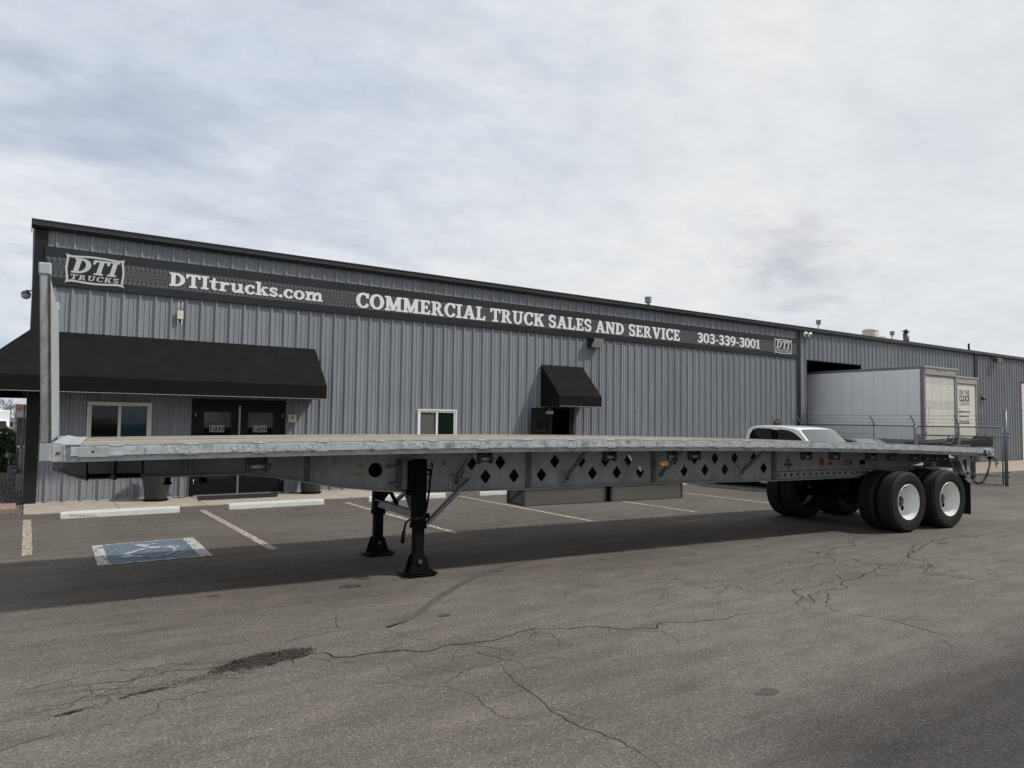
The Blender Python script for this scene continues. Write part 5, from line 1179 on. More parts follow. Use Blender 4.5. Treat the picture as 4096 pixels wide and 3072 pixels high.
# landing gear
for side, vc in ((0, .54), (1, 1.95)):
    s_ = -1 if side == 0 else 1
    lg = obj('landing_leg', MB().box(3.46, 3.60, vc-.07, vc+.07, .555, 1.335), 'black', TR, .006)
    obj('leg_collar', MB().box(3.452, 3.608, vc-.078, vc+.078, .535, .60), 'black', lg, .006)
    obj('inner_leg', MB().box(3.473, 3.587, vc-.057, vc+.057, .10, .534), 'blackrust', lg, .005)
    mb = MB().prism([(3.39, .022), (3.67, .022), (3.605, .225), (3.59, .235), (3.47, .235), (3.455, .225)], 'y', vc-.075, vc-.066).prism([(3.39, .022), (3.67, .022), (3.605, .225), (3.59, .235), (3.47, .235), (3.455, .225)], 'y', vc+.066, vc+.075)
    obj('foot_gusset', mb, 'blackrust', lg, .002)
    mb = MB().prism([(3.37, .001), (3.69, .001), (3.735, .030), (3.73, .038), (3.685, .011), (3.375, .011), (3.33, .038), (3.325, .030)], 'y', vc-.135, vc+.135)
    mb.add([(3.37, vc-.136, .001), (3.69, vc-.136, .001), (3.70, vc-.175, .026), (3.36, vc-.175, .026)], [(0, 1, 2, 3)])
    obj('foot_plate', mb, 'blackrust', lg, .002)
    obj('foot_axle', MB().tube([(3.53, vc-.088, .165), (3.53, vc+.088, .165)], .026, 14), 'winch', lg)
    obj('gear_box', MB().box(3.395, 3.459, vc-.05, vc+.07, .92, 1.32), 'black', lg, .01)
    mb = MB()
    for z in (1.26, 1.18, 1.10, 1.03): mb.lathe([(.014, 0), (.02, -.006), (.014, -.012)], 10, 'y', (3.43, vc-.051, z))
    obj('gear_bolt', mb, 'blackrust', lg)
    obj('mounting_plate', MB().box(3.335, 3.394, *sorted((vc+.02*1, vc+.26)) if side == 0 else sorted((vc-.26, vc-.02)), .99, 1.325), 'webdark', lg, .004)
    mb = MB()
    for z in (1.05, 1.25):
        a, b = (vc+.05, vc+.255) if side == 0 else (vc-.255, vc-.05)
        mb.box(3.24, 3.334, a, b, z-.006, z+.006).box(3.61, 3.70, a, b, z-.006, z+.006)
    obj('mounting_gusset', mb, 'webdark', lg)
    obj('leg_lug', MB().box(3.60, 3.66, vc-.03, vc+.03, .645, .70), 'black', lg)
    v_ = vc-.02
    obj('back_brace', MB().bar((3.63, v_, .60), (4.23, .64 if side == 0 else 1.95, 1.085), .012, .085, (0, 1, 0)).bar((3.645, v_+.02, .578), (4.245, (.64 if side == 0 else 1.95)+.02, 1.063), .05, .010, (0, 1, 0)), 'galv', TR)
    vb = .62 if side == 0 else 1.97
    obj('brace_bracket', MB().prism([(4.14, 1.10), (4.28, 1.06), (4.26, 1.145), (4.16, 1.165)], 'y', *( (vb+.03, .794) if side == 0 else (1.80, vb-.03))), 'galv', TR, .004)
    obj('brace_bolt', MB().tube([(4.19, vb-.01 if side == 0 else vb, 1.065), (4.19, vb-.028 if side == 0 else vb+.03, 1.065)], .015, 6).tube([(3.665, vc-.035, .63), (3.665, vc-.05, .63)], .015, 6), 'winch', TR)
obj('cross_brace', MB().bar((3.50, .60, .685), (3.50, 1.89, .685), .012, .095, (0, 0, 1)).bar((3.48, .60, .735), (3.48, 1.89, .735), .05, .010), 'galv', TR)
obj('leg_brace', MB().bar((3.51, .62, .68), (3.51, .93, .98), .012, .07, (1, 0, 0)).bar((3.49, .62, .66), (3.49, .93, .96), .04, .01, (1, 0, 0)), 'galv', TR)
obj('leg_brace', MB().bar((3.51, 1.87, .68), (3.51, 1.35, .97), .012, .07, (1, 0, 0)), 'blackrust', TR)
obj('leg_brace', MB().bar((3.53, 1.25, .735), (3.53, 1.62, .94), .012, .05, (1, 0, 0)), 'blackrust', TR)
obj('cross_shaft', MB().tube([(3.53, .60, 1.14), (3.53, 1.89, 1.14)], .018, 10), 'black', TR)
cr = obj('crank_handle', MB().tube([(3.53, .475, 1.20), (3.57, .40, 1.22), (3.60, .37, 1.215)], .016, 8).tube([(3.60, .36, 1.23), (3.585, .355, 1.0), (3.555, .36, .78), (3.53, .36, .70), (3.49, .36, .668), (3.40, .36, .667), (3.345, .36, .664), (3.305, .36, .63), (3.285, .36, .53)], .0135, 8).tube([(3.288, .36, .545), (3.27, .36, .41)], .022, 10).tube([(3.44, .36, .668), (3.41, .36, .668)], .026, 8), 'blackrust', TR)
obj('crank_hook', MB().tube([(3.565, .365, 1.17), (3.61, .365, 1.165), (3.62, .365, 1.27), (3.607, .365, 1.30)], .013, 8), 'black', TR)
# ------------------------------------------------------------ wheels
def tyre_mesh():
    R_, w = .512, .275; mb = MB()
    pf = [(.300, .012), (.318, .004), (.345, -.004), (.40, -.010), (.44, -.006), (.452, -.008), (.468, -.004), (.485, .004), (.500, .020), (.508, .034)]
    g = [(.508, .034)]
    for c in (.078, .118, .157, .197): g += [(R_, c-.012), (R_, c-.006), (R_-.014, c-.004), (R_-.014, c+.004), (R_, c+.006)]
    pf2 = [(r, w-y) for r, y in pf[::-1]]
    mb.lathe(pf+g[1:]+pf2, 64, 'y', (0, 0, 0)); mb.lathe([(.295, w-.012), (.29, w/2), (.295, .012)], 48, 'y')
    # shoulder notches
    for k in range(72):
        a = 2*math.pi*k/72
        for yy in (.052, w-.052):
            r0 = R_+.0005; ca, sa = math.cos(a), math.sin(a)
            mb.add([(r0*ca-.004*sa, yy-.010, r0*sa+.004*ca), (r0*ca+.004*sa, yy-.010, r0*sa-.004*ca), (r0*ca+.004*sa, yy+.010, r0*sa-.004*ca), (r0*ca-.004*sa, yy+.010, r0*sa+.004*ca)], [(0, 1, 2, 3)])
    return mb.mesh('tyre')
TY = tyre_mesh()
def rim_mesh(deep):
    mb = MB()      # y=0 is the outer face; the dish runs inward
    if deep: pf = [(.300, .016), (.303, .004), (.298, -.002), (.290, .002), (.286, .016), (.284, .035), (.272, .055), (.262, .075), (.260, .120), (.252, .128), (.250, .18), (.237, .192)]
    else: pf = [(.300, .259), (.303, .271), (.298, .277), (.290, .273), (.286, .255), (.262, .20), (.25, .12), (.235, .10)]
    mb.lathe(pf, 56, 'y'); return mb.mesh('rim')
RM = [rim_mesh(True), rim_mesh(False)]
disc_c = [circ(0, 0, .237, 48)]+[circ(.158*math.cos(a), .158*math.sin(a), .050, 18) for a in (1.35, -.85, 3.4)]
DM = contours_mesh('wheel_disc', disc_c, .005)
def wheel(u, v0, outer, mirror, label_hub=True):
    r = bpy.data.objects.new('wheel', None); COL.objects.link(r); r.parent = TR; r.location = (u, v0, .511); r.empty_display_size = .2
    if mirror: r.rotation_euler = (0, 0, math.pi)
    link('tyre', TY, 'rubber', r); link('rim', RM[0 if outer else 1], 'rim', r)
    if outer:
        d = link('wheel_disc', DM, 'rim', r); d.rotation_euler = UP; d.location = (0, .188, 0)
        obj('brake_drum', MB().lathe([(0, .215), (.225, .215), (.225, .27)], 32, 'y'), 'black', r)
        obj('hub', MB().lathe([(.088, .182), (.086, .150), (.074, .138), (.0, .138)], 28, 'y'), 'hub', r)
        obj('hub_cap', MB().lathe([(.058, .137), (.056, .126), (.036, .120), (.036, .116), (0, .116)], 24, 'y'), 'winch', r)
        obj('cap_window', MB().lathe([(.024, .115), (.022, .111), (0, .110)], 14, 'y'), 'labelgrey', r); obj('cap_dot', MB().lathe([(.012, .1095), (0, .109)], 10, 'y'), 'red', r)
        nm = MB().lathe([(.014, .176), (.014, .163), (.007, .158), (0, .158)], 6, 'y', (0, 0, 0), False).mesh('lug_nut')
        for k in range(10):
            a = k*math.pi/5+.1; o = link('lug_nut', nm, 'alu', r); o.location = (.108*math.cos(a), 0.006, .108*math.sin(a))
        obj('valve_stem', MB().tube([(.02, .205, .225), (.06, .15, .232), (.10, .10, .238)], .005, 6), 'black', r)
    return r
for u in (12.18, 13.40):
    wheel(u, .0, True, False); wheel(u, .62, False, True)
    wheel(u, 2.59, True, True); wheel(u, 1.97, False, False)
    obj('axle', MB().tube([(u, .2, .511), (u, 2.39, .511)], .065, 14), 'black', TR)
    for vv in (.86, 1.73):
        obj('leaf_spring', MB().box(u-.48, u-.20, vv-.04, vv+.04, .66, .70).box(u-.20, u+.20, vv-.04, vv+.04, .60, .68).box(u+.20, u+.48, vv-.04, vv+.04, .66, .70).box(u-.06, u+.06, vv-.05, vv+.05, .45, .60), 'black', TR)
        obj('spring_hanger', MB().prism([(u-.58, .90), (u-.42, .90), (u-.46, .62), (u-.54, .62)], 'y', vv-.06, vv+.06), 'black', TR)
    obj('brake_chamber', MB().lathe([(0, -.10), (.08, -.08), (.09, 0), (.08, .08), (0, .10)], 16, 'x', (u+.25, .95, .62)), 'black', TR); obj('brake_chamber', MB().lathe([(0, -.10), (.08, -.08), (.09, 0), (.08, .08), (0, .10)], 16, 'x', (u+.25, 1.64, .62)), 'black', TR)
obj('slider_frame', MB().box(11.6, 13.9, .83, .91, .80, .895).box(11.6, 13.9, 1.68, 1.76, .80, .895).box(11.6, 11.7, .92, 1.67, .80, .89).box(13.8, 13.9, .92, 1.67, .80, .89).box(12.7, 12.8, .92, 1.67, .70, .89), 'black', TR)
obj('air_tank', MB().tube([(12.45, 1.2, .72), (12.45, 1.7, .72)], .12, 16), 'black', TR)
# mud flaps and rear end
for side in (0, 1):
    def S(v): return v if side == 0 else TW-v
    a, b = sorted((S(.04), S(.64)))
    obj('mud_flap', MB().prism([(a, .20), (b, .20), (b, .865), (a, .865)] if side else [(a, .20), (b, .20), (b, .865), (a+.12, .865), (a, .76)], 'x', 14.12, 14.13), 'rubber', TR)
    obj('flap_hanger', MB().box(14.11, 14.14, a+.1, b, .866, .90), 'black', TR)
    # cut-out bracket
    ol = [(13.87, zt(14)-.152), (14.265, zt(14)-.152), (14.265, .865), (14.12, .89)]; hl = [(14.02, 1.195), (14.17, 1.195), (14.17, 1.06), (14.175, .98), (14.14, .98), (14.10, 1.0)]
    if side == 0:
        o = link('rear_bracket', contours_mesh('rear_bracket', [ol, hl], .004), 'siderail', TR); o.rotation_euler = UP; o.location = (0, S(.12), 0)
    if side == 0:
        obj('bracket_edge', MB().box(14.262, 14.270, *sorted((S(.115), S(.20))), .865, zt(14)-.152), 'siderail', TR)
    if side == 0:
        obj('bracket_bolt', MB().tube([(14.17, S(.08), .95), (14.17, S(.16), .95)], .032, 12), 'winch', TR)
    obj('light_box', MB().box(14.20, 14.26, *sorted((S(.22), S(.62))), 1.02, 1.16), 'labelgrey', TR)
    for vv in (.30, .42, .54): obj('tail_lamp', MB().lathe([(.045, 0), (.04, .02), (0, .028)], 14, 'x', (14.262, S(vv), 1.09)), 'redlens', TR)
    side == 0 and obj('flap_arm', MB().bar((14.10, S(.3), .95), (13.95, S(.3), 1.22), .03, .012), 'labelpale', TR); side == 0 and obj('frame_bracket', MB().prism([(13.62, 1.22), (13.78, 1.22), (13.72, .95), (13.66, .95)], 'y', *sorted((S(.45), S(.46)))), 'web', TR)
obj('rear_rail', MB().box(14.68, 14.75, .10, 2.49, 1.245, zt(14.7)), 'siderail', TR, .004)
obj('rear_corner', MB().prism([(14.56, 1.268), (14.60, 1.248), (14.83, 1.248), (14.83, 1.385), (14.80, 1.402), (14.62, 1.402), (14.56, 1.37)], 'y', -.012, .09), 'rubrail', TR, .004)
hx = [(14.70+.075*math.cos(math.pi/3*k+.26)*1.05, 1.335+.052*math.sin(math.pi/3*k+.26)) for k in range(6)]
obj('corner_cap', MB().prism(hx, 'y', -.05, -.013), 'siderail', TR, .004); obj('cap_edge', MB().prism([(14.52, 1.28), (14.57, 1.25), (14.60, 1.26), (14.56, 1.30), (14.55, 1.38), (14.52, 1.38)], 'y', -.02, -.013), 'black', TR)
obj('rear_hook', MB().tube([(14.83, -.0, 1.345), (14.875, 0, 1.35), (14.90, 0, 1.315), (14.885, 0, 1.275), (14.86, 0, 1.265), (14.86, 0, 1.235)], .012, 8), 'galv', TR); obj('hook_pin', MB().tube([(14.80, 0, 1.225), (14.93, 0, 1.228)], .014, 8), 'winch', TR)
obj('chain_bracket', MB().box(14.74, 14.80, .0, .06, 1.20, 1.247), 'black', TR)
obj('air_line', MB().tube([(14.28, .35, 1.20), (14.33, .30, 1.215), (14.42, .30, 1.20), (14.40, .3, 1.14), (14.33, .3, 1.10), (14.29, .3, 1.13)], .006, 6).tube([(14.28, .2, 1.16), (14.29, .2, 1.05), (14.33, .2, 1.0), (14.38, .2, .96)], .011, 6), 'black', TR)
obj('light_bracket', MB().box(14.34, 14.37, .24, .28, 1.06, 1.25).box(14.42, 14.55, .26, .262, 1.07, 1.24), 'labelgrey', TR); obj('lamp_wire', MB().tube([(14.3, .25, 1.235), (14.4, .22, 1.19), (14.5, .24, 1.21), (14.62, .25, 1.235)], .008, 6).tube([(14.3, .25, 1.22), (14.36, .2, 1.12), (14.43, .22, 1.10), (14.47, .24, 1.15)], .006, 6).tube([(14.85, 0, 1.23), (14.92, 0, 1.12), (14.98, .02, 1.04)], .008, 6), 'black', TR)
obj('tail_lamp', MB().lathe([(.05, 0), (.045, .02), (0, .03)], 14, 'y', (14.60, .24, 1.19)), 'lens', TR); obj('shackle', MB().tube([(14.90, -.01, 1.24), (14.93, -.01, 1.20), (14.95, -.01, 1.16), (14.99, 0, 1.10)], .012, 6), 'galv', TR)
obj('valve_block', MB().box(14.44, 14.52, .28, .34, 1.10, 1.24).box(14.52, 14.56, .29, .33, 1.14, 1.18), 'alu', TR, .006)
# hanging chain, link by link
def chain_pts():
    P = [(14.775, .03, 1.20), (14.765, .03, 1.10), (14.74, .04, 1.00), (14.70, .05, .90), (14.645, .07, .81), (14.575, .09, .755), (14.50, .11, .745), (14.44, .13, .78), (14.38, .15, .86), (14.325, .17, .95), (14.29, .19, 1.04)]
    sp = []; pts = [np.array(p) for p in P]
    for i in range(len(pts)-1):
        p0 = pts[max(i-1, 0)]; p1 = pts[i]; p2 = pts[i+1]; p3 = pts[min(i+2, len(pts)-1)]
        for t in np.arange(12)/12: sp.append(0.5*((2*p1)+(-p0+p2)*t+(2*p0-5*p1+4*p2-p3)*t*t+(-p0+3*p1-3*p2+p3)*t**3))
    return sp
cp = chain_pts(); acc = 0; nxt = 0; mb = MB(); kk = 0
for a, b in zip(cp, cp[1:]):
    acc += np.linalg.norm(b-a)
    if acc >= nxt:
        d = Vector(b-a).normalized(); n_ = d.cross(Vector((.3, 1, 0))).normalized(); m_ = d.cross(n_); w_ = n_ if kk % 2 else m_; c = Vector(a); pts = []
        for q in range(13):
            t = 2*math.pi*q/12; pts.append(c+d*.031*math.cos(t)+w_*.019*math.sin(t))
        mb.tube(pts, .0068, 5, False); kk += 1; nxt += .047
obj('chain', mb, 'blackrust', TR)
# ------------------------------------------------------------ box trucks behind the fence
def box_truck(x0, x1, yr, yf, zb, ztp, label, lettered):
    t = thing('box_truck', label, 'truck', ((x0+x1)/2, yr, 0), 0, 'box trucks parked nose-in behind the fence')
    w = x1-x0
    obj('cargo_box', MB().box(x0+.02, x1-.02, yr+.12, yf, zb+.03, ztp-.02), 'truckwhite', t)
    obj('top_rail', MB().box(x0-.002, x0+.03, yr+.12, yf, ztp-.10, ztp).box(x1-.03, x1+.002, yr+.12, yf, ztp-.10, ztp).box(x0+.03, x1-.03, yr+.12, yf, ztp-.02, ztp), 'truckalu', t, .004)
    obj('bottom_rail', MB().box(x0-.004, x0+.03, yr+.12, yf, zb, zb+.13).box(x1-.03, x1+.004, yr+.12, yf, zb, zb+.13), 'truckalu', t, .004)
    n = int((yf-yr-.12)/.435); rv = MB()
    for k in range(n):
        ya = yr+.13+k*.435; j = rc.uniform(0, .0015)
        obj('side_panel', MB().box(x0+.004+j, x0+.018, ya+.002, ya+.433, zb+.132, ztp-.102), 'truckwhite', t)
        for q in range(int((ztp-zb-.3)/.075)): rv.box(x0-.001, x0+.006, ya-.008, ya+.004, zb+.17+q*.075, zb+.181+q*.075)
    tag(obj('side_rivet', rv, 'rivet', t), kind='stuff')
    # rear frame
    obj('corner_post', MB().box(x0-.01, x0+.09, yr, yr+.12, zb-.05, ztp), 'truckalu', t, .01); obj('corner_post', MB().box(x1-.09, x1+.01, yr, yr+.12, zb-.05, ztp), 'truckalu', t, .01)
    obj('post_face', MB().box(x0+.09, x0+.16, yr+.005, yr+.10, zb-.05, ztp-.22), 'truckframe', t, .004); obj('post_face', MB().box(x1-.16, x1-.09, yr+.005, yr+.10, zb-.05, ztp-.22), 'truckframe', t, .004)
    obj('rear_header', MB().box(x0+.091, x1-.091, yr-.01, yr+.12, ztp-.30, ztp-.06), 'truckframe', t, .006); obj('drip_rail', MB().box(x0-.02, x1+.02, yr-.04, yr+.02, ztp-.055, ztp+.012), 'truckframe', t, .008)
    for s in (0, 1):
        xx = x0+.16 if s == 0 else x1-.16; d = 1 if s == 0 else -1
        obj('corner_gusset', MB().prism([(xx-.06*d, ztp-.08), (xx+.06*d, ztp-.08), (xx+.03*d, ztp-.20), (xx-.05*d, ztp-.42)], 'y', yr-.014, yr-.011), 'truckframe', t)
    for k in range(3): obj('clearance_lamp', MB().box((x0+x1)/2-.24+k*.24-.03, (x0+x1)/2-.24+k*.24+.03, yr-.03, yr-.011, ztp-.125, ztp-.105), mat('dull_red_lens', (.12, .03, .025), .4), t)
    dx0, dx1 = x0+.165, x1-.165; z = zb; hs = []; k = 0; H = (ztp-.31-zb)/8
    for k in range(8):
        mt_ = 'truckdoor' if not (k in (4, 0, 7) and not lettered) else 'truckdoor2'
        p = obj('door_panel', MB().box(dx0, dx1, yr+.04, yr+.07, zb+k*H+.0015, zb+(k+1)*H-.0015), mt_, t, .0015)
        if not lettered or k in (3, 5, 7):
            q = MB()
            for c in (.28, .56, .84) if not lettered else (.45, .7):
                xx = dx0+(dx1-dx0)*(c-.03)
                for r_ in range(5): q.box(xx-.008, xx+.008, yr+.034, yr+.040, zb+k*H+.05+r_*.05, zb+k*H+.066+r_*.05)
            obj('hinge_rivet', q, 'hub', p)
    for xx in (x0+.20, x1-.05):
        obj('grab_handle', MB().tube([(xx, yr, 2.55), (xx, yr-.07, 2.52), (xx, yr-.07, 1.90), (xx, yr, 1.87)], .011, 6), 'alu', t)
    obj('tail_light', MB().box(x0+.10, x0+.14, yr-.012, yr+.004, zb+.28, zb+.42), M['redlens'], t); obj('tail_light', MB().box(x1-.14, x1-.10, yr-.012, yr+.004, zb+.28, zb+.42), M['redlens'], t)
    obj('side_reflector', MB().box(x0-.012, x0-.004, yr+1.38, yr+1.55, zb+.11, zb+.14), 'redlens', t)
    obj('chassis', MB().box(x0+.75, x0+.85, yr+.1, yf+1.2, .75, .95).box(x1-.85, x1-.75, yr+.1, yf+1.2, .75, .95), 'black', t); obj('rear_step', MB().box(x0+.1, x1-.1, yr-.08, yr+.10, .50, .62), 'blackrust', t, .01)
    for xx in (x0+.06, x1-.34):
        for yy in (yr+1.9, yf+.4):
            obj('truck_wheel', MB().lathe([(0, .10), (.22, .10), (.27, .02), (.30, 0), (.46, 0), (.49, .04), (.49, .24), (.46, .28), (0, .28)], 32, 'x', (xx, yy, .49)), 'rubber', t)
    if lettered:
        cx = (dx0+dx1)/2; yy = yr+.036
        def tx(s, x, z, sz, mt_='inkgrey', sx=1.0, b=0.0):
            o = link('lettering', text_mesh('lettering', s, sz, .0015, sx, b), mt_, t); o.rotation_euler = UP; o.location = Vector((x, yy, z))+o.location
        tx('ON THE', cx+.03, 3.22, .32, 'inkgrey', .86, .001); tx('CLOCK', cx+.05, 2.94, .36, 'ink', .82, .010); tx('LOGISTICS', cx+.04, 2.76, .20, 'inkgrey', .98, -.002)
        tx('LOCAL COURIER. HOT SHOTS.', cx-.18, 2.43, .115, 'ink', .95, .001); tx("Freight Doesn't Wait", cx-.03, 2.23, .13, 'inkgrey', .8, 0); tx('GOOTCLOCK'[2:], cx+.0, 1.93, .20, 'ink', 1.0, .006)
        O1 = [(.34*math.cos(a), .34*math.sin(a)) for a in np.arange(40)/40*6.283]; I1 = [(.315*math.cos(a), .315*math.sin(a)) for a in np.arange(40)/40*6.283]
        o = link('clock_emblem', contours_mesh('clock_emblem', [O1, I1], .0015), 'ink', t); o.rotation_euler = UP; o.location = Vector((cx-.98, yy, 3.05))+o.location
        mb = MB().bar((cx-.98, yy, 3.05), (cx-.98, yy, 3.27), .02, .003).bar((cx-.98, yy, 3.05), (cx-.84, yy, 3.10), .02, .003); obj('clock_hand', mb, 'ink', t)
    return t
box_truck(26.97, 29.52, 13.2, 20.4, 1.18, 4.0, 'plain white box truck backed out of the open bay, nearest of the two', False)
box_truck(33.25, 35.76, 15.13, 17.12, 1.12, 4.02, 'white box truck with clock company lettering on its rear door, behind the plain one', True)
# roll-off equipment trailer seen through the fence
t = thing('equipment_trailer', 'low black equipment trailer with rollers behind the chain-link fence', 'trailer', (27, 12, 0))
A_ = Vector((25.62, 12.25, 1.17)); B_ = Vector((28.6, 11.70, 1.33)); sd = Vector((.18, .97, 0)).normalized()
obj('main_rail', MB().bar(A_, B_, .12, .16), 'black', t, .01); obj('main_rail', MB().bar(A_+sd*1.0, B_+sd*1.0, .12, .16), 'black', t, .01)
obj('rail_top', MB().bar(A_+Vector((0, -.07, .06)), B_+Vector((0, -.07, .06)), .008, .012), 'hub', t)
for k in range(7):
    p = A_.lerp(B_, (k+.3)/7)+Vector((0, 0, .05)); obj('roller', MB().tube([p, p+sd*1.0], .035, 12), 'hub', t)
for f in (.05, .42, .70):
    p = A_.lerp(B_, f); obj('support_leg', MB().box(p.x-.06, p.x+.06, p.y+.0, p.y+.12, 0, p.z-.08).box(p.x-.06, p.x+.06, p.y+.95, p.y+1.07, 0, p.z-.08), 'black', t)
for k, (f, h) in enumerate(((.28, .20), (.34, .12), (.44, .16), (.78, .16), (.93, .14))):
    p = A_.lerp(B_, f)+Vector((0, .1, .08)); obj('strap_ratchet', MB().box(p.x-.07, p.x+.07, p.y-.04, p.y+.04, p.z, p.z+h*.5).tube([p+Vector((0, 0, h*.4)), p+Vector((.16, 0, h))], .02, 6), 'blackrust', t)
p = A_.lerp(B_, .97); obj('end_box', MB().box(p.x-.15, p.x+.2, p.y-.05, p.y+.5, p.z-.22, p.z+.12), 'black', t, .02)
obj('drum', MB().tube([A_.lerp(B_, .62)+Vector((0, .2, -.02)), A_.lerp(B_, .85)+Vector((0, .2, .0))], .05, 14), 'hub', t); obj('hose', MB().tube([A_.lerp(B_, .1)+Vector((0, -.1, .0)), A_.lerp(B_, .2)+Vector((0, -.13, .05)), A_.lerp(B_, .3)+Vector((0, -.12, -.1)), A_.lerp(B_, .36)+Vector((0, -.1, -.02))], .02, 6), 'hub', t)
obj('bottle', MB().tube([A_.lerp(B_, .25)+Vector((0, .1, .1)), A_.lerp(B_, .25)+Vector((0, .1, .24))], .05, 10), 'vinyl', t)
obj('trailer_wheel', MB().lathe([(0, .05), (.2, .05), (.38, 0), (.40, .04), (.40, .22), (.38, .26), (0, .26)], 24, 'y', (27.2, 11.95, .40)), 'rubber', t)
# ------------------------------------------------------------ chain-link fence
P0 = Vector((25.40, 17.20, 0)); P1 = Vector((24.852, 9.76, 0)); FD = (P1-P0); FL = FD.length; FD.normalize()
fc = thing('chain_link_fence', 'grey chain-link fence topped with barbed wire in front of the box trucks', 'fence', (P0.x, P0.y, 0))
def FP(s, z, o=0.0): p = P0+FD*s; return Vector((p.x-o, p.y, z))
def mesh_wire(s0, s1, z0, z1, pitch=.080, r=.0042):
    mb = MB(); Lg = s1-s0; Hh = z1-z0
    n = int((Lg+Hh)/pitch)
    for k in range(n):
        c = (k+.5)*pitch
        for d in (1, -1):      # d=1: s-z=c-H ; d=-1: s+z=c
            pts = []
            if d == -1:
                a = (max(0, c-Hh), min(Hh, c)); b = (min(Lg, c), max(0, c-Lg))
            else:
                a = (max(0, c-Hh), max(0, Hh-c)); b = (min(Lg, c), min(Hh, Hh-c+Lg))
            if b[0]-a[0] < .01: continue
            mb.tube([FP(s0+a[0], z0+a[1]), FP(s0+b[0], z0+b[1])], r, 3, False)
    return mb
obj('fence_mesh', mesh_wire(.1, 4.60, .04, 1.80), 'wire', fc)
obj('top_rail', MB().tube([FP(0, 1.81), FP(4.62, 1.81)], .024, 10), 'fence', fc); obj('tension_wire', MB().tube([FP(0, 1.50), FP(3.15, 1.50)], .004, 4).tube([FP(0, .06), FP(4.6, .06)], .004, 4), 'wire', fc)
for s in (.05, 3.157, 4.64):
    obj('fence_post', MB().tube([FP(s, 0), FP(s, 1.84)], .034 if s != 4.64 else .042, 12), 'fence', fc)
    obj('post_cap', MB().tube([FP(s, 1.84), FP(s, 1.87)], [.045, .03], 12), 'fence', fc)
    obj('barb_arm', MB().bar(FP(s, 1.86), FP(s, 2.17, .30), .025, .035), 'fence', fc)
wires = ((1.93, .08), (2.04, .19), (2.16, .29))
for z, o_ in wires:
    pts = [FP(s, z-.006*math.sin(math.pi*((s/1.5) % 1)), o_) for s in np.linspace(0, 4.64, 26)]; mb = MB(); mb.tube(pts, .0035, 4)
    for k in range(36):
        s = .1+k*.127; c = FP(s, z, o_); mb.tube([c+Vector((0, -.012, -.016)), c+Vector((0, .012, .016))], .0028, 3).tube([c+Vector((0, .012, -.016)), c+Vector((0, -.012, .016))], .0028, 3)
    obj('barbed_wire', mb, 'wire', fc)
gt = thing('fence_gate', 'tall chain-link swing gate with barbed wire closing the yard beside the trailer', 'gate', (P1.x, P1.y, 0))
obj('gate_mesh', mesh_wire(4.72, 7.34, .05, 1.79), 'wire', gt)
GF = [FP(4.71, .04), FP(4.71, 1.80), FP(7.36, 1.80), FP(7.36, .04), FP(4.71, .04)]
mb = MB()
for a, b in zip(GF, GF[1:]): mb.tube([a, b], .021, 10)
mb.tube([FP(4.71, 1.505), FP(7.36, 1.505)], .020, 10); mb.tube([FP(4.71, .31), FP(7.36, .31)], .020, 10); mb.tube([FP(6.08, .04), FP(6.08, 1.80)], .034, 10)
obj('gate_frame', mb, 'fence', gt)
obj('gate_post', MB().tube([FP(7.455, 0), FP(7.455, 2.32)], .048, 14), 'fence', gt); obj('post_cap', MB().lathe([(.052, 0), (.05, .02), (.03, .035), (0, .04)], 14, 'z', tuple(FP(7.455, 2.315))), 'fence', gt)
for z in (1.62, 1.50, .42, .30): obj('hinge', MB().tube([FP(7.36, z), FP(7.56, z+.0)], .018, 8).tube([FP(7.53, z-.03), FP(7.53, z+.03)], .02, 8), 'fence', gt)
obj('latch', MB().box(FP(4.8, 0).x-.02, FP(4.8, 0).x+.02, FP(4.8, 0).y-.05, FP(4.8, 0).y+.05, 1.36, 1.44).tube([FP(4.66, 1.50), FP(4.85, 1.42)], .012, 6), 'fence', gt)
obj('barb_arm', MB().bar(FP(6.08, 1.84), FP(6.08, 2.17, .30), .025, .035), 'fence', gt)
for z, o_ in wires:
    pts = [FP(4.64+(7.42-4.64)*k/14, z-.012*math.sin(math.pi*k/14)+(0 if k < 8 else (k-8)*.0), o_*(1 if k <= 7 else (14-k)/7)) for k in range(15)]; mb = MB(); mb.tube(pts, .0035, 4)
    for k in range(21):
        f = k/21; i_ = int(f*14); c = pts[i_].lerp(pts[i_+1], f*14-i_); mb.tube([c+Vector((0, -.012, -.016)), c+Vector((0, .012, .016))], .0028, 3).tube([c+Vector((0, .012, -.016)), c+Vector((0, -.012, .016))], .0028, 3)
    obj('barbed_wire', mb, 'wire', gt)
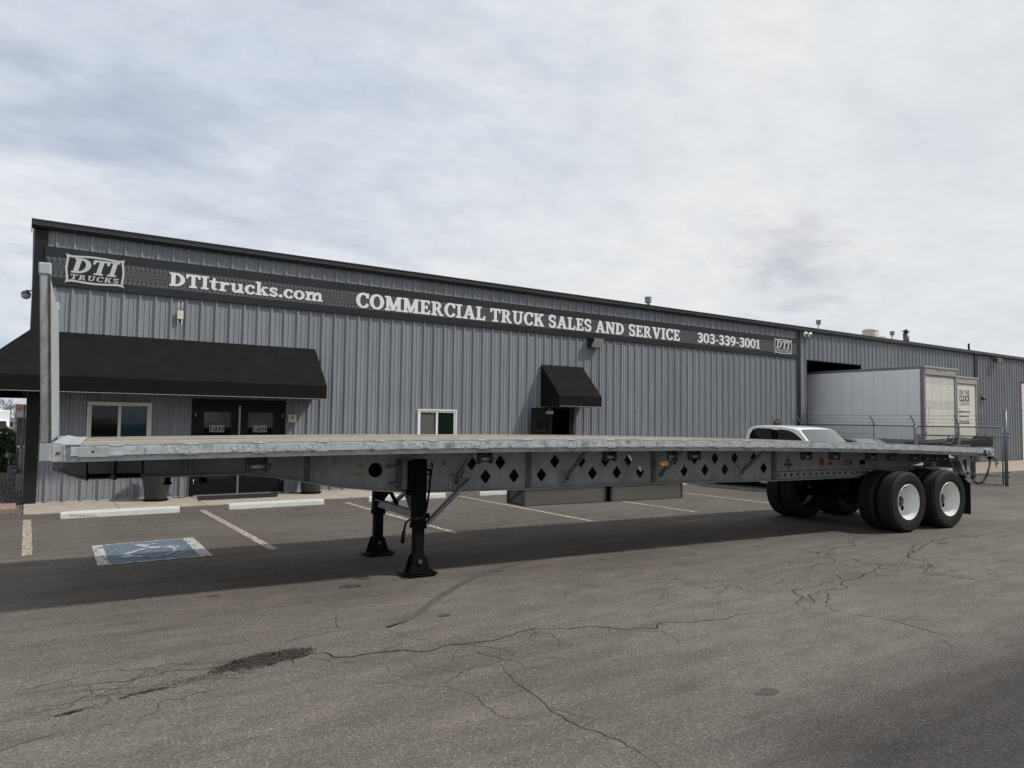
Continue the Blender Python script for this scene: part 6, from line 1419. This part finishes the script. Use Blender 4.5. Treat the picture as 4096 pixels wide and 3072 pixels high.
# ------------------------------------------------------------ cars
def car(name, label, cat, x0, x1, body, roof, belt, windows, paint, taper, glassmt, wheels, wr, extra=None, ground_z=.22, crown=.03, wsh=None, back=None):
    """profiles are (y, z) seen from the side, nose towards -y"""
    t = thing(name, label, cat, ((x0+x1)/2, body[0][0], 0))
    W_ = x1-x0; cx = (x0+x1)/2
    # lower body as a loft across the width with rounded shoulders
    fr = [0, .03, .10, .3, .5, .7, .90, .97, 1.0]; ins = [.10, .03, 0, -.0, -.0, 0, 0, .03, .10]
    mb = MB(); n = len(body); cyz = np.mean(np.array(body), axis=0)
    for f, i_ in zip(fr, ins):
        for y, z in body:
            bow = 1-.045*(2*f-1)**4
            yy = cyz[0]+(y-cyz[0])*(bow-.00); k = 1-i_*.35
            zz = z if z < .6 else z-i_*.45
            mb.v.append((x0+W_*f, yy, zz))
    m_ = len(fr)
    for i in range(m_-1):
        for j in range(n): mb.f.append((i*n+j, i*n+(j+1) % n, (i+1)*n+(j+1) % n, (i+1)*n+j)); mb.sm.append(False)
    mb.f += [tuple(range(n)), tuple((m_-1)*n+j for j in range(n))]; mb.sm += [False, False]
    obj('body', mb, paint, t, .02)
    zr = max(z for y, z in roof)
    def tx(z, side): s_ = taper*max(0, (z-belt))/(zr-belt)+.05; return x0+s_ if side == 0 else x1-s_
    mb = MB(); fr2 = [0, .05, .2, .4, .6, .8, .95, 1]; n = len(roof)
    for f in fr2:
        for (y, z) in roof:
            a, b = tx(z, 0), tx(z, 1); c = crown*(1-(2*f-1)**2)*(z-belt)/(zr-belt) if z > belt+.05 else 0
            yb = -.10*(1-(2*f-1)**2)*(1 if y < np.mean([q[0] for q in roof]) else -.3)*(1-(z-belt)/(zr-belt)*.3)
            mb.v.append((a+(b-a)*f, y+yb, z+c-(.012 if f in (0, 1) else 0)))
    m_ = len(fr2)
    for i in range(m_-1):
        for j in range(n-1): mb.f.append((i*n+j, i*n+j+1, (i+1)*n+j+1, (i+1)*n+j)); mb.sm.append(True)
    mb.f += [tuple(range(n)), tuple((m_-1)*n+j for j in range(n))]; mb.sm += [False, False]
    obj('cabin', mb, paint, t, .012)
    for side in (0, 1):
        for w in windows:
            q = MB(); s = -1 if side == 0 else 1; pts = []
            q.add([(tx(z, side)+s*.006, y, z) for y, z in w], [tuple(range(len(w)))]); obj('side_window', q, glassmt, t)
            c_ = (sum(p[0] for p in w)/len(w), sum(p[1] for p in w)/len(w)); wo = [(c_[0]+(y-c_[0])*1.04, c_[1]+(z-c_[1])*1.08) for y, z in w]
            q = MB(); q.add([(tx(z, side)+s*.004, y, z) for y, z in wo], [tuple(range(len(wo)))]); obj('window_seal', q, 'chrome' if paint == 'carblack' else 'black', t)
    def curved(y0, z0, y1, z1, nm, mt_, inset, sgn):
        q = MB(); nx = 12; ny = 5
        for i in range(nx+1):
            for j in range(ny+1):
                f = i/nx; v_ = j/ny; z = z0+(z1-z0)*v_; y = y0+(y1-y0)*v_; a, b = tx(z, 0)+inset, tx(z, 1)-inset
                g_ = (a+(b-a)*f-tx(z, 0))/(tx(z, 1)-tx(z, 0)); bow = 1-(2*g_-1)**2
                yb = -.10*bow*(1 if sgn < 0 else -.3)*(1-(z-belt)/(zr-belt)*.3); c = crown*bow*(z-belt)/(zr-belt)
                q.v.append((a+(b-a)*f, y+yb+sgn*.022, z+c+.006))
        for i in range(nx):
            for j in range(ny): q.f.append((i*(ny+1)+j, (i+1)*(ny+1)+j, (i+1)*(ny+1)+j+1, i*(ny+1)+j+1)); q.sm.append(True)
        obj(nm, q, mt_, t)
    curved(*wsh, 'windshield', 'shield', .07, -1)
    if back: curved(*back, 'rear_window', glassmt, .10, 1)
    for y in wheels:
        for side in (0, 1):
            xx = x0+.03 if side == 0 else x1-.25
            obj('wheel', MB().lathe([(0, .04), (wr*.55, .04), (wr*.62, 0), (wr*.95, 0), (wr, .03), (wr, .19), (wr*.95, .22), (0, .22)], 28, 'x', (xx, y, wr)), 'rubber', t)
            obj('wheel_rim', MB().lathe([(0, -.004 if side == 0 else .224), (wr*.3, -.006 if side == 0 else .226), (wr*.58, .006 if side == 0 else .214)], 20, 'x', (xx, y, wr)), 'alu', t)
    for side in (0, 1):
        xx = tx(belt, side); s = -1 if side == 0 else 1; my = wsh[0]+.42
        obj('mirror', MB().lathe([(0, -.09), (.05, -.07), (.065, 0), (.05, .07), (0, .09)], 12, 'z', (xx+s*.13, my, belt+.13)), paint, t); obj('mirror_arm', MB().bar((xx, my, belt+.06), (xx+s*.12, my, belt+.08), .04, .03), 'black', t)
    obj('headlight', MB().box(x0+.08, x0+.42, body[0][0]-.02, body[0][0]+.12, .72, .86), 'lens', t, .02); obj('headlight', MB().box(x1-.42, x1-.08, body[0][0]-.02, body[0][0]+.12, .72, .86), 'lens', t, .02); obj('grille', MB().box(x0+.45, x1-.45, body[0][0]-.012, body[0][0]+.1, .58, .88), 'black', t, .02)
    obj('underbody', MB().box(x0+.15, x1-.15, body[0][0]+.2, max(p[0] for p in body)-.2, .20, .5), 'black', t)
    if extra: extra(t, tx)
    return t
pb = [(9.95, .42), (9.90, .60), (9.93, .92), (10.10, 1.06), (11.30, 1.17), (15.25, 1.16), (15.30, 1.10), (15.30, .50), (15.10, .42)]
pr_ = [(11.22, 1.15), (11.42, 1.36), (11.62, 1.56), (11.72, 1.66), (11.92, 1.712), (12.3, 1.750), (12.8, 1.762), (13.12, 1.755), (13.27, 1.728), (13.36, 1.64), (13.40, 1.50), (13.45, 1.15)]
def pick_extra(t, tx):
    obj('truck_bed', MB().box(17.28, 18.97, 13.6, 15.2, 1.1, 1.162), 'black', t)
    obj('roof_antenna', MB().tube([(18.1, 13.05, 1.80), (18.1, 13.17, 2.02)], .006, 6), 'black', t); obj('antenna_base', MB().lathe([(.08, 0), (.07, .03), (0, .045)], 14, 'z', (18.1, 13.0, 1.785)), 'black', t)
    for side in (0, 1):
        xx = (tx(1.5, side)) + (-.0085 if side == 0 else .0085)
        obj('b_pillar', MB().hexa([(tx(1.30, side)-.010, 12.33, 1.30), (tx(1.30, side)+.004, 12.33, 1.30), (tx(1.30, side)+.004, 12.56, 1.30), (tx(1.30, side)-.010, 12.56, 1.30)], [(tx(1.63, side)-.010, 12.36, 1.645), (tx(1.63, side)+.004, 12.36, 1.645), (tx(1.63, side)+.004, 12.57, 1.655), (tx(1.63, side)-.010, 12.57, 1.655)]) if side == 0 else MB().box(tx(1.4, 1)-.01, tx(1.4, 1)+.0, 12.33, 12.56, 1.3, 1.4), 'black', t)
car('pickup_truck', 'white crew-cab pickup parked against the building behind the trailer deck', 'pickup', 17.12, 19.05, pb, pr_, 1.15,
    [[(13.30, 1.24), (13.26, 1.52), (13.18, 1.64), (13.02, 1.675), (12.57, 1.665), (12.56, 1.24)], [(12.34, 1.24), (12.33, 1.655), (12.02, 1.625), (11.82, 1.55), (11.60, 1.40), (11.46, 1.24)]],
    'carwhite', .10, 'carglass', (10.75, 14.35), .38, pick_extra, crown=.022, wsh=(11.22, 1.17, 11.73, 1.655), back=(13.45, 1.2, 13.34, 1.6))
sb = [(10.05, .35), (10.0, .55), (10.05, .72), (10.25, .82), (11.2, .93), (14.4, 1.00), (14.62, .95), (14.68, .6), (14.6, .35)]
sr = [(11.15, .92), (11.65, 1.20), (11.98, 1.37), (12.2, 1.415), (12.7, 1.435), (13.2, 1.42), (13.6, 1.33), (14.1, 1.15), (14.35, .99)]
car('sedan', 'black sedan with its windshield catching the sky, beyond the white pickup', 'car', 20.0, 21.9, sb, sr, .95,
    [[(12.55, 1.03), (12.55, 1.375), (12.3, 1.36), (11.95, 1.24), (11.70, 1.03)], [(12.62, 1.03), (12.62, 1.375), (13.1, 1.365), (13.45, 1.26), (13.6, 1.03)]],
    'carblack', .16, 'carglass', (10.85, 13.75), .33, None, wsh=(11.20, .97, 11.97, 1.365), back=(14.3, 1.02, 13.6, 1.32), crown=.04)
# ------------------------------------------------------------ left background, past the building corner
t = thing('gas_meter', 'grey gas meter with round regulator and pipes by the left side wall', 'meter', (-.2, 22, 0))
obj('meter_body', MB().box(-.36, -.12, 21.95, 22.2, .16, .50).lathe([(.08, 0), (.075, .04), (0, .05)], 18, 'y', (-.24, 21.9, .40)), 'meter', t, .02)
obj('regulator', MB().lathe([(0, -.05), (.065, -.04), (.085, 0), (.065, .04), (0, .05)], 20, 'y', (-.34, 21.95, .76)), 'meter', t)
obj('pipe', MB().tube([(-.18, 22, 0), (-.18, 22, .95), (-.05, 22, .95)], .025, 8).tube([(-.36, 22, .78), (-.18, 22, .78)], .022, 8).tube([(-.34, 22, .5), (-.34, 22, .66), (-.24, 22, .66), (-.24, 22, .5)], .018, 8).tube([(-.10, 22, .95), (-.10, 22, 1.25)], .02, 8), 'meter', t)
obj('meter_dial', MB().box(-.30, -.18, 21.80, 21.825, .36, .44), 'labelgrey', t)
t = thing('electric_box', 'small grey electrical box on the side wall at the building corner', 'box', (-.1, 18, 0)); obj('case', MB().box(-.15, -.035, 17.95, 18.15, .22, .56), 'cabinet', t, .006); obj('conduit', MB().tube([(-.06, 18.05, 0), (-.06, 18.05, .22)], .015, 8).tube([(-.06, 18.05, .56), (-.06, 18.05, 2.0)], .012, 8), 'cabinet', t)
t = thing('electric_cabinet', 'tall grey electrical cabinet with white pipe on the left side wall', 'cabinet', (-.1, 24, 0)); obj('case', MB().box(-.24, -.035, 24.0, 24.4, .95, 1.72), 'cabinet', t, .01); obj('conduit', MB().tube([(-.34, 24.2, 1.58), (-.2, 24.2, 1.58)], .05, 10), 'vinylw', t); obj('door', MB().box(-.225, -.05, 23.985, 23.999, 1.0, 1.68), 'cabinet', t, .004)
mb = MB(); R2 = random.Random(5)
def leaves(mb, n, cfun, s):
    for _ in range(n):
        c = Vector(cfun()); a = Vector((R2.gauss(0, 1), R2.gauss(0, 1), R2.gauss(0, 1))).normalized(); b = a.cross(Vector((R2.gauss(0, 1), R2.gauss(0, 1), R2.gauss(0, 1)))).normalized(); k = s*R2.uniform(.6, 1.3)
        mb.add([c-a*k, c+b*k*.5, c+a*k, c-b*k*.5], [(0, 1, 2, 3)])
def hedge_pt():
    x = R2.uniform(-4.0, -.28); y = R2.uniform(26.8, 28.6); zm = 1.28-.10*math.sin(x*3)-.25*max(0, (x+.7)/.42)**3; f = R2.random()
    if f < .35: z = zm-abs(R2.gauss(0, .05))
    else: z = R2.uniform(.05, zm); y = 26.8+abs(R2.gauss(0, .08)); 
    if R2.random() < .25: x = -.28-abs(R2.gauss(0, .06)); y = R2.uniform(26.8, 28.6); z = R2.uniform(.05, .95)
    return (x, y, z)
leaves(mb, 15000, hedge_pt, .045)
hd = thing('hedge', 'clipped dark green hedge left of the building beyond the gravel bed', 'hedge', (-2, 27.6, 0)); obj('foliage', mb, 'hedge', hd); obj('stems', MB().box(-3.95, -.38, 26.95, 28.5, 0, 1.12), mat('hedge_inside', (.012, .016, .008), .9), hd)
t = thing('white_van', 'white van far behind the hedge at the left edge', 'van', (-2.5, 60, 0))
obj('cargo_box', MB().box(-4.6, -1.02, 60.6, 66, .5, 2.10), 'carwhite', t, .06); obj('cab', MB().prism([(60.0, .4), (60.0, .88), (60.25, 1.40), (60.6, 1.45), (60.6, .4)], 'x', -3.2, -1.06), 'carwhite', t, .05)
obj('windshield', MB().quad((-3.05, 59.99, .93), (-1.14, 59.99, .93), (-1.20, 60.22, 1.36), (-3.0, 60.22, 1.36)), 'carglass', t); obj('mirror', MB().box(-.95, -.82, 59.8, 59.95, .98, 1.30).bar((-1.05, 59.95, 1.3), (-.88, 59.9, 1.3), .03, .03), 'black', t); obj('bumper', MB().box(-3.2, -1.05, 59.9, 60.0, .35, .5), 'black', t)
obj('wheel', MB().lathe([(0, 0), (.33, 0), (.36, .05), (.36, .2), (0, .22)], 20, 'x', (-1.3, 60.5, .36)), 'rubber', t)
t = thing('brick_building', 'far brick and grey building behind the left hedge', 'building', (3, 75, 0)); obj('grey_wall', MB().box(-.86, 8, 74, 90, 0, 2.12), 'cabinet', t); obj('brick_wall', MB().box(-.90, 8, 76, 92, 2.13, 2.72), 'brick', t); obj('white_wall', MB().box(-.2+-.35, 8, 95, 110, 0, 3.75), 'vinylw', t)
# bare tree and evergreen
def tree(x, y, h, label, seed, ever=False):
    t = thing('evergreen_tree' if ever else 'bare_tree', label, 'tree', (x, y, 0)); r_ = random.Random(seed); mb = MB(); tips = []
    def br(p, d, l, r, dep):
        n = p+d*l; mb.tube([p, n], [r, r*.65], 5, False)
        if dep == 0: tips.append(n); return
        for _ in range(3 if dep > 1 else 4):
            nd = (d+Vector((r_.gauss(0, .45), r_.gauss(0, .45), r_.gauss(.05, .3)))).normalized(); br(p.lerp(n, r_.uniform(.55, 1)), nd, l*r_.uniform(.6, .82), r*.6, dep-1)
    tk = MB().tube([(x, y, 0), (x, y, h*.3)], [.12, .09], 8); obj('trunk', tk, 'bark', t)
    br(Vector((x, y, h*.28)), Vector((0, 0, 1)), h*.27, .055, 5 if not ever else 3); obj('branches', mb, 'bark', t)
    if ever:
        q = MB()
        def cf():
            z = h*R2.uniform(.15, 1); rr = h*.30*(1.05-z/h)*math.sqrt(R2.random())*R2.uniform(.7, 1.2); a = R2.uniform(0, 6.28); return (x+rr*math.cos(a), y+rr*math.sin(a), z)
        leaves(q, 5000, cf, .10); obj('crown', q, 'evergreen', t)
    return t
tree(-1.35, 70, 3.4, 'bare leafless tree behind the white van', 3); tree(-.75, 72, 3.2, 'bare leafless tree beside the brick building', 9); tree(-2.35, 66, 3.0, 'dark evergreen tree above the hedge at the left edge', 4, True)
# large building block added out of view so its corner shades the right foreground
t = thing('warehouse', 'plain pale warehouse across the yard, outside the picture to the right', 'building', (30, -14, 0)); obj('wall', MB().box(12.2, 60, -24, -4.0, 0, 12), 'apron', t); obj('roof', MB().box(12.1, 60.1, -24.1, -3.9, 12.001, 12.15), 'roof', t)
for k in range(8): obj('window', MB().box(14+k*5.5, 17+k*5.5, -3.995, -3.95, 5, 7), 'glass', t)
